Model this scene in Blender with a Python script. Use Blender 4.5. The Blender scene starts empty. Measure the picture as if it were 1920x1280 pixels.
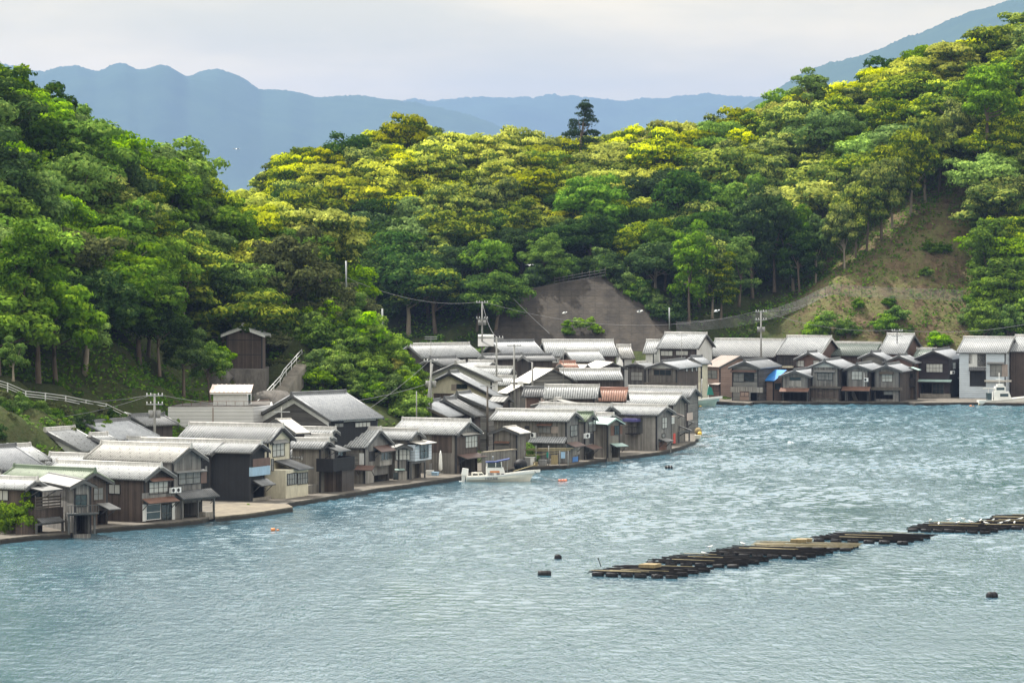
import bpy, math, random
import numpy as np
from mathutils import Vector, Matrix
R = math.radians
sc = bpy.context.scene
col = sc.collection
# ------------------------------------------------------------------ camera
F = 8000.0      # focal length in pixels of the 1920 px wide photograph
HC = 29.0       # camera height above the water
YH = 410.0      # horizon row
cam_d = bpy.data.cameras.new('camera'); cam = bpy.data.objects.new('camera', cam_d); col.objects.link(cam)
cam_d.sensor_width = 36; cam_d.lens = 36*F/1920; cam_d.shift_y = -(640-YH)/1920
cam_d.clip_start = 5; cam_d.clip_end = 60000
cam.location = (0, 0, HC); cam.rotation_euler = (R(90), 0, 0)
sc.camera = cam
# ------------------------------------------------------------------ light
SUN_EL, SUN_AZ = 57.0, -52.0           # azimuth from +Y (away from camera), positive to the right
sv = Vector((math.sin(R(SUN_AZ))*math.cos(R(SUN_EL)), math.cos(R(SUN_AZ))*math.cos(R(SUN_EL)), math.sin(R(SUN_EL))))
sun_d = bpy.data.lights.new('sun', 'SUN'); sun_d.energy = 5.0; sun_d.angle = R(0.6); sun_d.color = (1, .95, .86)
sun = bpy.data.objects.new('sun', sun_d); col.objects.link(sun)
sun.rotation_euler = sv.to_track_quat('Z', 'Y').to_euler()
sun.location = (0, 300, 400)
W = bpy.data.worlds.new('World'); sc.world = W; W.use_nodes = True
nt = W.node_tree; nt.nodes.clear()
def N(nt, t, **k):
    n = nt.nodes.new(t)
    for a, b in k.items():
        if a.startswith('i_'):
            n.inputs[int(a[2:]) if a[2:].isdigit() else a[2:].replace('_', ' ')].default_value = b
        else: setattr(n, a, b)
    return n
def L(nt, a, ao, b, bi): nt.links.new(a.outputs[ao], b.inputs[bi])
def ramp(nt, stops, interp='LINEAR'):
    r = nt.nodes.new('ShaderNodeValToRGB'); r.color_ramp.interpolation = interp
    e = r.color_ramp.elements
    while len(e) > 1: e.remove(e[-1])
    e[0].position = stops[0][0]; e[0].color = (*stops[0][1], 1)
    for p, c in stops[1:]:
        x = e.new(p); x.color = (*c, 1)
    return r
sky = N(nt, 'ShaderNodeTexSky', sky_type='NISHITA', sun_disc=False, sun_elevation=R(SUN_EL), sun_rotation=R(SUN_AZ), air_density=1.2, dust_density=2.0, altitude=30)
bg1 = N(nt, 'ShaderNodeBackground', i_Strength=0.12)
L(nt, sky, 0, bg1, 0)
tc = N(nt, 'ShaderNodeTexCoord')
mp = N(nt, 'ShaderNodeMapping'); mp.inputs['Scale'].default_value = (9, 9, 42); mp.inputs['Location'].default_value = (1.3, .4, .7)
L(nt, tc, 'Generated', mp, 0)
nz = N(nt, 'ShaderNodeTexNoise', i_Scale=1.0, i_Detail=6.0, i_Roughness=.55); L(nt, mp, 0, nz, 0)
cr = ramp(nt, [(.34, (.34, .33, .285)), (.46, (.40, .375, .315)), (.56, (.47, .43, .35)), (.70, (.56, .50, .40))])
L(nt, nz, 0, cr, 0)
bg2 = N(nt, 'ShaderNodeBackground', i_Strength=1.12); sz_ = N(nt, 'ShaderNodeSeparateXYZ'); L(nt, tc, 'Generated', sz_, 0)
mrz = N(nt, 'ShaderNodeMapRange'); L(nt, sz_, 2, mrz, 0); mrz.inputs[1].default_value = .02; mrz.inputs[2].default_value = .35; mrz.inputs[3].default_value = 1.0; mrz.inputs[4].default_value = 2.2
mrz.inputs[3].default_value = 0; mrz.inputs[4].default_value = 1
tint = ramp(nt, [(0, (1.6, 1.38, .82)), (1, (3.2, 3.3, 3.5))]); L(nt, mrz, 0, tint, 0)
vm = N(nt, 'ShaderNodeVectorMath', operation='MULTIPLY'); L(nt, cr, 0, vm, 0); L(nt, tint, 0, vm, 1)
L(nt, vm, 0, bg2, 0)
mxs = N(nt, 'ShaderNodeMixShader', i_0=0.72)
L(nt, bg1, 0, mxs, 1); L(nt, bg2, 0, mxs, 2)
out = N(nt, 'ShaderNodeOutputWorld'); L(nt, mxs, 0, out, 0)
sc.view_settings.view_transform = 'Standard'; sc.view_settings.look = 'None'
sc.view_settings.exposure = 0.70; sc.view_settings.gamma = 1
sc.render.engine = 'CYCLES'
sc.cycles.max_bounces = 6; sc.cycles.transparent_max_bounces = 8; sc.cycles.volume_bounces = 0

# ------------------------------------------------------------------ helpers
rnd = random.Random(7)
def wx(px, d): return (px-960)/F*d
def wz(py, d): return HC-(py-YH)/F*d
def at(px, py, d): return Vector((wx(px, d), d, wz(py, d)))
def dist(py, z=0.0): return (HC-z)*F/(py-YH)
def onz(px, py, z=0.0):
    d = dist(py, z); return Vector((wx(px, d), d, z))
CR = {1: (0, 720), 2: (300, 680), 3: (640, 620), 4: (900, 600), 5: (1140, 560), 6: (1500, 560), 7: (380, 520)}
K = 420/1792
def P(c, x, y):
    if c == 0: return (x, y)
    o = CR[c]; return (o[0]+x*K, o[1]+y*K)

class MB:
    def __init__(s): s.v = []; s.f = []; s.uv = []; s.sm = []
    def face(s, pts, uv=None, smooth=False):
        i = len(s.v); s.v += [tuple(p) for p in pts]; s.f.append(tuple(range(i, i+len(pts))))
        if uv is None:
            a, b, c = Vector(pts[0]), Vector(pts[1]), Vector(pts[2])
            n = (b-a).cross(c-a); ax = max(range(3), key=lambda k: abs(n[k]))
            if ax == 2: uv = [(p[0], p[1]) for p in pts]
            elif ax == 0: uv = [(p[1], p[2]) for p in pts]
            else: uv = [(p[0], p[2]) for p in pts]
        s.uv += uv; s.sm.append(smooth)
    def hexa(s, q):   # 8 corners: bottom 0-3 ccw, top 4-7
        for a in ((3, 2, 1, 0), (4, 5, 6, 7), (0, 1, 5, 4), (1, 2, 6, 5), (2, 3, 7, 6), (3, 0, 4, 7)):
            s.face([q[k] for k in a])
    def box(s, x0, y0, z0, x1, y1, z1):
        if x1 < x0: x0, x1 = x1, x0
        if y1 < y0: y0, y1 = y1, y0
        if z1 < z0: z0, z1 = z1, z0
        s.hexa([(x0, y0, z0), (x1, y0, z0), (x1, y1, z0), (x0, y1, z0), (x0, y0, z1), (x1, y0, z1), (x1, y1, z1), (x0, y1, z1)])
    def tube(s, pts, rad, n=6, cap=True):
        pts = [Vector(p) for p in pts]
        if not hasattr(rad, '__len__'): rad = [rad]*len(pts)
        rings = []
        for i, p in enumerate(pts):
            t = (pts[min(i+1, len(pts)-1)]-pts[max(i-1, 0)])
            if t.length < 1e-9: t = Vector((0, 0, 1))
            t.normalize()
            u = t.cross(Vector((0, 0, 1)) if abs(t.z) < .9 else Vector((1, 0, 0))).normalized(); w = t.cross(u)
            b = len(s.v)
            for k in range(n):
                a = 2*math.pi*k/n; s.v.append(tuple(p+(u*math.cos(a)+w*math.sin(a))*rad[i]))
            rings.append(b)
        for i in range(len(rings)-1):
            for k in range(n):
                k2 = (k+1) % n
                s.f.append((rings[i]+k, rings[i]+k2, rings[i+1]+k2, rings[i+1]+k)); s.uv += [(k*.1, i), (k*.1+.1, i), (k*.1+.1, i+1), (k*.1, i+1)]; s.sm.append(True)
        if cap:
            for b, r in ((rings[0], -1), (rings[-1], 1)):
                f = tuple(b+k for k in range(n)); f = f if r > 0 else f[::-1]
                s.f.append(f); s.uv += [(0, 0)]*n; s.sm.append(False)
    def build(s, name, mat, parent=None, loc=None):
        m = bpy.data.meshes.new(name); m.from_pydata(s.v, [], s.f); m.update()
        ul = m.uv_layers.new(name='UVMap'); ul.data.foreach_set('uv', [c for u in s.uv for c in u])
        m.polygons.foreach_set('use_smooth', s.sm)
        mats = mat if isinstance(mat, (list, tuple)) else [mat]
        for q in mats: m.materials.append(q)
        o = bpy.data.objects.new(name, m); col.objects.link(o)
        if parent: o.parent = parent
        if loc is not None: o.location = loc
        return o
def tag(o, label=None, cat=None, group=None, kind=None):
    if label: o['label'] = label
    if cat: o['category'] = cat
    if group: o['group'] = group
    if kind: o['kind'] = kind
    return o
def empty(name, loc, rz=0, label=None, cat=None, group=None):
    o = bpy.data.objects.new(name, None); col.objects.link(o); o.location = loc; o.rotation_euler = (0, 0, rz); o.empty_display_size = .3
    return tag(o, label, cat, group)
def copy_tree(o, parent=None):
    c = o.copy(); col.objects.link(c); c.parent = parent
    for ch in o.children: copy_tree(ch, c)
    return c

# ------------------------------------------------------------------ materials
MT = {}
def newmat(name):
    m = bpy.data.materials.new(name); m.use_nodes = True; t = m.node_tree; b = t.nodes['Principled BSDF']; MT[name] = m; return m, t, b
def mth(t, op, a, b=None):
    n = t.nodes.new('ShaderNodeMath'); n.operation = op
    for i, v in enumerate((a, b)):
        if v is None: continue
        if isinstance(v, (int, float)): n.inputs[i].default_value = v
        else: t.links.new(v, n.inputs[i])
    return n.outputs[0]
def mixc(t, f, a, b, mode='MIX'):
    n = t.nodes.new('ShaderNodeMix'); n.data_type = 'RGBA'; n.blend_type = mode
    for i, v in ((0, f), (6, a), (7, b)):
        if isinstance(v, (int, float)): n.inputs[i].default_value = v
        elif isinstance(v, tuple): n.inputs[i].default_value = (*v, 1)
        else: t.links.new(v, n.inputs[i])
    return n.outputs[2]
def noise(t, vec, scale, det=4, rough=.55):
    n = t.nodes.new('ShaderNodeTexNoise'); n.inputs['Scale'].default_value = scale; n.inputs['Detail'].default_value = det; n.inputs['Roughness'].default_value = rough
    if vec is not None: t.links.new(vec, n.inputs[0])
    return n.outputs[0]
def mapping(t, vec, s, loc=(0, 0, 0)):
    n = t.nodes.new('ShaderNodeMapping'); n.inputs['Scale'].default_value = s; n.inputs['Location'].default_value = loc; t.links.new(vec, n.inputs[0]); return n.outputs[0]
def rng(t, v, a, b, c, d):
    n = t.nodes.new('ShaderNodeMapRange'); t.links.new(v, n.inputs[0])
    for i, k in enumerate((a, b, c, d)): n.inputs[i+1].default_value = k
    return n.outputs[0]
def uvobj(t):
    tcn = t.nodes.new('ShaderNodeTexCoord'); sep = t.nodes.new('ShaderNodeSeparateXYZ'); t.links.new(tcn.outputs['UV'], sep.inputs[0])
    oi = t.nodes.new('ShaderNodeObjectInfo')
    return tcn, sep.outputs[0], sep.outputs[1], oi.outputs['Random']
def comb(t, x, y, z=0.0):
    n = t.nodes.new('ShaderNodeCombineXYZ')
    for i, v in enumerate((x, y, z)):
        if isinstance(v, (int, float)): n.inputs[i].default_value = v
        else: t.links.new(v, n.inputs[i])
    return n.outputs[0]
def wn(t, vec):
    n = t.nodes.new('ShaderNodeTexWhiteNoise'); n.noise_dimensions = '3D'; t.links.new(vec, n.inputs[0]); return n.outputs[0]
def bump(t, h, b, strength=.5, d=.03):
    n = t.nodes.new('ShaderNodeBump'); n.inputs['Strength'].default_value = strength; n.inputs['Distance'].default_value = d
    t.links.new(h, n.inputs['Height']); t.links.new(n.outputs[0], b.inputs['Normal'])

def wood(name, c1, c2, board=.19, horiz=False, rough=.85, var=.5):
    m, t, b = newmat(name); tcn, u, v, rn = uvobj(t)
    if horiz: u, v = v, u
    bi = mth(t, 'DIVIDE', u, board); fl = mth(t, 'FLOOR', bi); fr = mth(t, 'FRACT', bi)
    r1 = wn(t, comb(t, fl, rn))
    st = noise(t, comb(t, mth(t, 'MULTIPLY', u, 9.0), mth(t, 'MULTIPLY', v, .7), mth(t, 'MULTIPLY', fl, 3.1)), 1.0, 5, .65)
    big = noise(t, comb(t, mth(t, 'MULTIPLY', u, .5), mth(t, 'MULTIPLY', v, .6), mth(t, 'MULTIPLY', rn, 50.)), 1.0, 4, .6)
    f = mth(t, 'ADD', mth(t, 'MULTIPLY', r1, var*.7), mth(t, 'ADD', mth(t, 'MULTIPLY', st, .55), mth(t, 'MULTIPLY', big, .5)))
    f = rng(t, f, .38, 1.05, 0, 1)
    c = mixc(t, f, c1, tuple(k*1.2 for k in c2))
    gap = mth(t, 'GREATER_THAN', mth(t, 'ABSOLUTE', mth(t, 'SUBTRACT', fr, .5)), .43)
    c = mixc(t, mth(t, 'MULTIPLY', gap, .55), c, tuple(k*.25 for k in c1))
    t.links.new(c, b.inputs['Base Color']); b.inputs['Roughness'].default_value = rough
    hh = mth(t, 'SUBTRACT', mth(t, 'ADD', mth(t, 'MULTIPLY', r1, .4), mth(t, 'MULTIPLY', st, .3)), gap)
    bump(t, hh, b, .6, .03)
    return m
def plain(name, c, rough=.7, metal=0., var=.18, spec=.5, sc_=.9):
    m, t, b = newmat(name); tcn = t.nodes.new('ShaderNodeTexCoord')
    oi = t.nodes.new('ShaderNodeObjectInfo')
    n = noise(t, mapping(t, tcn.outputs['Object'], (1, 1, .5)), sc_, 6, .65)
    n2 = noise(t, mapping(t, tcn.outputs['Object'], (6, 6, 1.2)), 1., 4, .6)
    f = rng(t, mth(t, 'ADD', n, mth(t, 'MULTIPLY', n2, .5)), .5, 1.0, 1-var, 1+var*.5)
    cc = mixc(t, 1.0, tuple(c), comb(t, f, f, f), 'MULTIPLY')
    t.links.new(cc, b.inputs['Base Color']); b.inputs['Roughness'].default_value = rough; b.inputs['Metallic'].default_value = metal
    b.inputs['Specular IOR Level'].default_value = spec
    return m
def tile(name, c1, c2, dots=.6, tw=.30, th=.26, rough=.42, stain=(.05, .05, .045)):
    m, t, b = newmat(name); tcn, u, v, rn = uvobj(t)
    uf = mth(t, 'FLOOR', mth(t, 'DIVIDE', u, tw)); vq = mth(t, 'DIVIDE', v, th); vf = mth(t, 'FLOOR', vq); vr = mth(t, 'FRACT', vq)
    r1 = wn(t, comb(t, uf, vf, rn))
    big = noise(t, comb(t, mth(t, 'MULTIPLY', u, .45), mth(t, 'MULTIPLY', v, .45), mth(t, 'MULTIPLY', rn, 40.)), 1., 5, .6)
    str_ = noise(t, comb(t, mth(t, 'MULTIPLY', u, 2.5), mth(t, 'MULTIPLY', v, .3), mth(t, 'MULTIPLY', rn, 20.)), 1., 3, .6)
    f = mth(t, 'ADD', mth(t, 'MULTIPLY', r1, .28), mth(t, 'ADD', mth(t, 'MULTIPLY', big, .72), mth(t, 'MULTIPLY', str_, .35)))
    c = mixc(t, rng(t, f, .15, 1.05, 0, 1), c1, c2)
    # snow-guard tiles standing in staggered rows
    row = mth(t, 'FLOOR', mth(t, 'DIVIDE', vf, 3.0)); isrow = mth(t, 'LESS_THAN', mth(t, 'SUBTRACT', vf, mth(t, 'MULTIPLY', row, 3.0)), .5)
    sh = mth(t, 'ADD', uf, mth(t, 'MULTIPLY', row, 2.0)); k3 = mth(t, 'LESS_THAN', mth(t, 'SUBTRACT', sh, mth(t, 'MULTIPLY', mth(t, 'FLOOR', mth(t, 'DIVIDE', sh, 4.0)), 4.0)), .5)
    dot = mth(t, 'MULTIPLY', mth(t, 'MULTIPLY', isrow, k3), mth(t, 'LESS_THAN', vr, .6))
    c = mixc(t, mth(t, 'MULTIPLY', dot, dots), c, tuple(x*.25 for x in c1))
    moss = mth(t, 'GREATER_THAN', noise(t, comb(t, mth(t, 'MULTIPLY', u, 1.6), mth(t, 'MULTIPLY', v, 1.6), mth(t, 'MULTIPLY', rn, 90.)), 1., 5, .7), .66)
    c = mixc(t, mth(t, 'MULTIPLY', moss, .22), c, stain)
    c = mixc(t, mth(t, 'MULTIPLY', mth(t, 'LESS_THAN', vr, .12), .35), c, tuple(x*.3 for x in c1))
    gq = mth(t, 'ABSOLUTE', mth(t, 'SUBTRACT', mth(t, 'FRACT', mth(t, 'DIVIDE', u, tw)), .5)); c = mixc(t, rng(t, gq, .24, .06, 0, .68), c, tuple(x*.30 for x in c1))
    vv = rng(t, rn, 0, 1, .68, 1.08); c = mixc(t, 1.0, c, comb(t, vv, vv, vv), 'MULTIPLY')
    t.links.new(c, b.inputs['Base Color']); b.inputs['Roughness'].default_value = rough
    bump(t, mth(t, 'ADD', vr, mth(t, 'MULTIPLY', r1, .3)), b, .5, .03)
    return m
wood('wood_grey', (.070, .068, .066), (.25, .24, .225))
wood('wood_warm', (.066, .060, .053), (.22, .205, .18))
wood('wood_brown', (.034, .025, .021), (.11, .083, .068))
wood('wood_dark', (.022, .018, .017), (.075, .062, .056))
wood('wood_pale', (.13, .125, .115), (.36, .34, .31))
wood('wood_black', (.008, .009, .011), (.022, .024, .028), board=.12, var=.25)
wood('slat_grey', (.07, .07, .068), (.22, .215, .2), horiz=True, board=.22)
wood('slat_dark', (.03, .028, .027), (.10, .095, .09), horiz=True, board=.24)
wood('siding_white', (.50, .50, .50), (.60, .60, .61), horiz=True, board=.38, var=.15, rough=.5)
wood('siding_blue', (.44, .50, .56), (.54, .60, .66), horiz=True, board=.33, var=.15, rough=.5)
wood('wall_tan', (.24, .17, .14), (.36, .27, .23), horiz=True, board=.3, var=.2)
wood('wall_purplebrown', (.018, .014, .017), (.042, .034, .038), horiz=True, board=.25, var=.2)
plain('cream', (.58, .54, .42), .9, var=.3); plain('white_plaster', (.62, .63, .62), .85, var=.25)
plain('white_paint', (.72, .73, .73), .4, var=.1); plain('concrete', (.27, .25, .22), .9, var=.45); plain('concrete_dark', (.12, .11, .10), .95, var=.6)
plain('quay_top', (.25, .215, .16), .95, var=.4); plain('timber', (.10, .085, .07), .85, var=.5); plain('timber_grey', (.085, .088, .088), .85, var=.4)
plain('timber_dark', (.025, .025, .027), .8, var=.4); plain('steel', (.33, .35, .36), .5, .3, var=.2); plain('pole_concrete', (.27, .27, .26), .85, var=.2)
plain('rust', (.16, .085, .06), .8, var=.5); plain('metal_brown', (.14, .085, .07), .55, var=.4); plain('metal_grey', (.24, .24, .235), .5, var=.35)
plain('metal_pale', (.50, .48, .44), .5, var=.3); plain('metal_tan', (.30, .25, .22), .5, var=.3); plain('metal_teal', (.34, .47, .44), .55, var=.3); plain('metal_black', (.018, .018, .02), .7, var=.4, spec=.2)
plain('metal_pink', (.52, .42, .37), .5, var=.2)
plain('roof_white', (.70, .67, .62), .5, var=.25); plain('blue_sheet', (.03, .22, .62), .45, var=.3); plain('blue_plastic', (.05, .20, .55), .45); plain('blue_pale', (.30, .45, .60), .5)
plain('purple_cloth', (.10, .09, .26), .6); plain('green_net', (.02, .20, .15), .8); plain('painted_dark_interior', (.012, .013, .014), .9)  # near-black interior colour stands in for the shade inside openings
plain('glass_dark', (.02, .028, .032), .12, var=.2, spec=.6); plain('curtain', (.46, .47, .45), .35, var=.3); plain('curtain_dim', (.20, .205, .20), .25, var=.4); plain('glass_teal', (.03, .055, .065), .12, spec=.6)
plain('black_plastic', (.010, .010, .012), .6, var=.4, spec=.3); plain('black_pole', (.012, .011, .011), .9, var=.5, spec=.15); plain('bamboo', (.30, .25, .14), .7, var=.45)
plain('buoy_orange', (.55, .17, .09), .5, var=.4); plain('gel_white', (.72, .72, .69), .3, var=.12); plain('gel_cream', (.66, .64, .56), .35, var=.15); plain('orange_paint', (.62, .22, .07), .5); plain('ink', (.02, .025, .06), .6)
plain('navy', (.012, .035, .16), .6); plain('gull_white', (.8, .8, .78), .8, var=.05); plain('gull_grey', (.30, .32, .34), .8, var=.05); plain('yellow_plastic', (.65, .42, .04), .5)
plain('car_paint', (.012, .02, .03), .2); plain('plate_yellow', (.7, .5, .03), .5); plain('rubber', (.015, .015, .015), .8); plain('red_plastic', (.55, .05, .03), .5); plain('straw', (.26, .2, .1), .9, var=.5)
plain('wire', (.20, .20, .21), .6, var=0); plain('hull_red', (.3, .05, .04), .5); plain('boat_teal', (.30, .42, .38), .4)
tile('tile_silver', (.16, .17, .178), (.42, .435, .445))
tile('tile_light', (.25, .262, .268), (.50, .515, .52))
tile('tile_cool', (.22, .235, .26), (.44, .455, .475), dots=.25)
tile('tile_cream', (.22, .215, .20), (.45, .44, .415))
tile('tile_green', (.075, .11, .065), (.24, .30, .20))
tile('tile_dgreen', (.04, .065, .05), (.15, .19, .16))
tile('tile_red', (.28, .13, .09), (.50, .28, .20))
tile('tile_dark', (.055, .058, .062), (.17, .175, .18), dots=.3)
tile('tile_mid', (.11, .115, .12), (.26, .265, .27), dots=.25)
tile('tile_brown', (.13, .09, .075), (.32, .25, .21), dots=.2)
plain('ridge_light', (.48, .47, .45), .5, var=.4, sc_=3.); plain('ridge_dark', (.13, .135, .14), .5, var=.4); plain('ridge_green', (.10, .14, .09), .5, var=.4); plain('ridge_red', (.3, .15, .11), .5, var=.3)
WAVE = .105
# ------------------------------------------------------------------ terrain
ctrl = []
def cp(px, d, z): ctrl.append((wx(px, d), d, z))
def cy(px, py, d): ctrl.append((wx(px, d), d, wz(py, d)))
# sea bed
for q in [(-300, 330, -6), (200, 330, -6), (600, 330, -6), (1100, 330, -6), (1900, 330, -6), (2300, 330, -6), (-600, 345, -5), (1000, 430, -6), (1500, 430, -6), (2100, 430, -6),
          (1450, 540, -6), (1900, 540, -6), (2300, 560, -6), (1450, 640, -5), (1800, 640, -5), (2300, 650, -5), (650, 400, -5), (1180, 480, -5), (1400, 590, -5)]: cp(*q)
# village flats (covered by the quays)
for q in [(-350, 400, -.6), (0, 405, -.6), (150, 410, -.6), (300, 425, -.6), (450, 450, -.6), (600, 470, -.6), (750, 485, -.6), (850, 520, -.6), (980, 530, -.6), (1080, 540, -.6), (1200, 560, -.6), (860, 570, -.4), (1000, 600, -.2), (1150, 620, -.3),
          (1250, 655, -.3), (1400, 690, 0), (1600, 690, 0), (1800, 690, 0), (2000, 690, 0), (2300, 690, 0), (900, 650, .5), (1050, 680, .8), (1250, 692, 1), (1400, 700, 1.5), (1600, 702, 2), (1800, 702, 2), (2000, 702, 2), (840, 620, .5)]: cp(*q)
# left hill
for q in [(-250, 745, 422), (0, 775, 428), (120, 785, 440), (240, 795, 450), (330, 795, 462), (400, 790, 478)]: cy(*q)
for q in [(-450, 500, 44), (-250, 500, 41), (-100, 500, 37.5), (0, 502, 35.5), (100, 512, 32.5), (170, 520, 30), (215, 527, 27.5), (270, 532, 24.5), (330, 538, 25.5), (400, 542, 24), (450, 545, 21), (530, 548, 18.5), (590, 550, 14.5), (640, 552, 11), (700, 556, 6),
          (-100, 470, 27), (50, 470, 22), (150, 478, 20), (260, 490, 17), (360, 505, 15), (450, 520, 15), (540, 528, 14.5),
          (-100, 452, 14), (100, 462, 14.0), (230, 465, 11), (340, 482, 8.5), (400, 492, 8.4), (480, 500, 9.0), (440, 507, 9.2), (520, 512, 12), (560, 512, 13.5),
          (470, 484, 3), (560, 490, 4), (640, 494, 3.5), (610, 510, 11), (640, 512, 13.5), (690, 514, 14.5), (740, 513, 11), (640, 530, 18.5), (690, 534, 17), (740, 535, 12), (780, 520, 4), (800, 530, 1.5), (800, 560, 2), (760, 580, 4), (700, 600, 6), (600, 600, 9), (450, 600, 14), (200, 580, 24), (0, 560, 30), (-300, 560, 36),
          (720, 650, 7), (500, 660, 9), (200, 640, 18), (-200, 650, 28)]: cp(*q)
for a_, b_, c_ in [(-60, 725, 434), (14, 744, 438), (48, 759, 441), (85, 763, 445), (123, 768, 449), (161, 776, 453), (199, 783, 457), (240, 803, 460)]: cy(a_, b_, c_)
# far hill
for q in [(200, 800, 22), (350, 800, 20), (420, 800, 21), (470, 800, 28.5), (560, 800, 32), (640, 798, 33), (700, 792, 35), (760, 790, 36), (850, 790, 35), (930, 790, 32), (1000, 790, 31), (1080, 790, 31), (1150, 790, 33), (1230, 790, 32.5), (1310, 790, 34.5), (1400, 790, 37), (1500, 790, 40), (1600, 790, 43.5), (1700, 790, 47.5), (1800, 790, 51), (1920, 790, 53), (2060, 790, 56), (2300, 790, 60),
          (600, 715, 9), (700, 708, 6), (800, 708, 5), (870, 712, 5), (600, 750, 20), (750, 750, 20), (900, 748, 19), (1050, 748, 21), (1180, 748, 20), (1300, 748, 19), (1400, 750, 20), (1480, 752, 25), (1580, 755, 29), (1680, 762, 36), (1780, 768, 42), (1880, 765, 45), (2000, 765, 48), (2200, 765, 50),
          (1290, 713, 7), (1360, 716, 8), (1430, 717, 8.5), (1300, 728, 13.5), (1400, 730, 14.5), (1480, 732, 16), (1540, 735, 19),
          (1500, 708, 4), (1560, 709, 7.5), (1640, 709, 7.5), (1740, 709, 7.5), (1840, 709, 7.5), (1960, 709, 8), (2200, 709, 9)]: cp(*q)
for q in [(1510, 610, 713), (1560, 560, 718), (1600, 518, 722), (1640, 478, 727), (1700, 430, 734), (1750, 392, 740), (1790, 365, 744), (1830, 338, 748),
          (1600, 599, 714), (1680, 577, 717), (1760, 575, 718), (1700, 513, 724), (1770, 482, 729), (1830, 471, 731), (1830, 577, 718), (1900, 577, 718), (1920, 465, 732), (1960, 340, 748), (2100, 430, 735)]: cy(*q)
for q in [(0, 900, 15), (600, 880, 16), (1000, 870, 20), (1400, 870, 26), (1800, 880, 38), (2300, 880, 45), (-800, 700, 25), (2800, 700, 30)]: cp(*q)
# concrete wall slope
WALL = [(926, 645), (928, 600), (955, 566), (1000, 540), (1060, 527), (1135, 517), (1150, 528), (1185, 556), (1215, 578), (1243, 598), (1256, 610), (1262, 645)]
def wall_d(py): return 711+(645-py)/128*12
for px, py in [(930, 640), (1000, 640), (1100, 640), (1200, 640), (1255, 640), (935, 595), (1000, 545), (1060, 530), (1135, 520), (1190, 560), (1240, 600), (1100, 580), (1030, 590), (1180, 600)]:
    d = wall_d(py)+1.2; cp(px, d, wz(py, d)-.3)
C = np.array(ctrl); xy = C[:, :2]; n_ = len(C)
D = np.sqrt(((xy[:, None]-xy[None])**2).sum(2)); A = np.zeros((n_+3, n_+3)); A[:n_, :n_] = D+np.eye(n_)*-.4
A[:n_, n_] = 1; A[:n_, n_+1:] = xy; A[n_, :n_] = 1; A[n_+1:, :n_] = xy.T
cf = np.linalg.solve(A, np.concatenate([C[:, 2], [0, 0, 0]]))
def tz(x, y):
    x = np.atleast_1d(np.asarray(x, float)); y = np.atleast_1d(np.asarray(y, float)); o = np.zeros(len(x))
    for i in range(0, len(x), 20000):
        q = np.stack([x[i:i+20000], y[i:i+20000]], 1); r = np.sqrt(((q[:, None]-xy[None])**2).sum(2))
        o[i:i+20000] = r@cf[:n_]+cf[n_]+q@cf[n_+1:]
    return o
def tz1(x, y): return float(tz([x], [y])[0])
gx = np.concatenate([np.linspace(-420, -120, 30, endpoint=False), np.arange(-120, 125, 1.25), np.linspace(126, 420, 30)])
gy = np.concatenate([np.arange(340, 830, 1.4), np.linspace(832, 1150, 40)])
X, Y = np.meshgrid(gx, gy); Z = tz(X.ravel(), Y.ravel())
Z = np.where(Z > -.5, Z, np.minimum(Z, -1.5))
rs = np.random.RandomState(3)
amp = np.clip((Z-2)/6, 0, 1)
nx_, ny_ = X.ravel(), Y.ravel()
und = sum(np.sin(nx_*k*math.cos(t)+ny_*k*math.sin(t)+ph)/k*.35 for k, t, ph in zip(rs.uniform(.4, 2.6, 24), rs.uniform(0, 6.28, 24), rs.uniform(0, 6.28, 24)))*.5
amp = np.where((X.ravel()/Y.ravel()*F+960 > 1480) & (Y.ravel() < 750) & (Y.ravel() > 700), amp*.35, amp)
Z = Z+und*amp
V = np.stack([X.ravel(), Y.ravel(), Z], 1); nc = len(gx); nr = len(gy)
I = np.arange(nr*nc).reshape(nr, nc); Q = np.stack([I[:-1, :-1], I[:-1, 1:], I[1:, 1:], I[1:, :-1]], -1).reshape(-1, 4)
def fastmesh(name, V, Q, mat, smooth=True, parent=None):
    m = bpy.data.meshes.new(name); m.vertices.add(len(V)); m.vertices.foreach_set('co', V.astype(np.float32).ravel())
    k = Q.shape[1]; m.loops.add(Q.size); m.loops.foreach_set('vertex_index', Q.astype(np.int32).ravel())
    m.polygons.add(len(Q)); m.polygons.foreach_set('loop_start', np.arange(0, Q.size, k, dtype=np.int32))
    m.polygons.foreach_set('use_smooth', np.full(len(Q), smooth)); m.update(calc_edges=True); m.materials.append(mat)
    o = bpy.data.objects.new(name, m); col.objects.link(o)
    if parent: o.parent = parent
    return o
m, t, b = newmat('hillside_soil'); g = t.nodes.new('ShaderNodeNewGeometry')
n1 = noise(t, g.outputs['Position'], .12, 7, .65); n2 = noise(t, g.outputs['Position'], 1.1, 6, .75); n3 = noise(t, g.outputs['Position'], .35, 5, .7)
c = mixc(t, rng(t, n2, .35, .7, 0, 1), (.065, .045, .028), (.22, .165, .10))
c = mixc(t, rng(t, n3, .42, .58, 0, .8), c, (.15, .155, .06)); c = mixc(t, rng(t, n1, .55, .65, 0, .5), c, (.12, .075, .04))
sxp = t.nodes.new('ShaderNodeSeparateXYZ'); t.links.new(g.outputs['Position'], sxp.inputs[0])
fl_g = mth(t, 'MAXIMUM', rng(t, sxp.outputs[0], 44, 52, 1, 0), rng(t, sxp.outputs[1], 748, 756, 0, 1)); fl_g = mth(t, 'MULTIPLY', fl_g, rng(t, n2, .3, .6, .55, .95))
c = mixc(t, fl_g, c, (.035, .055, .016))
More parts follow.
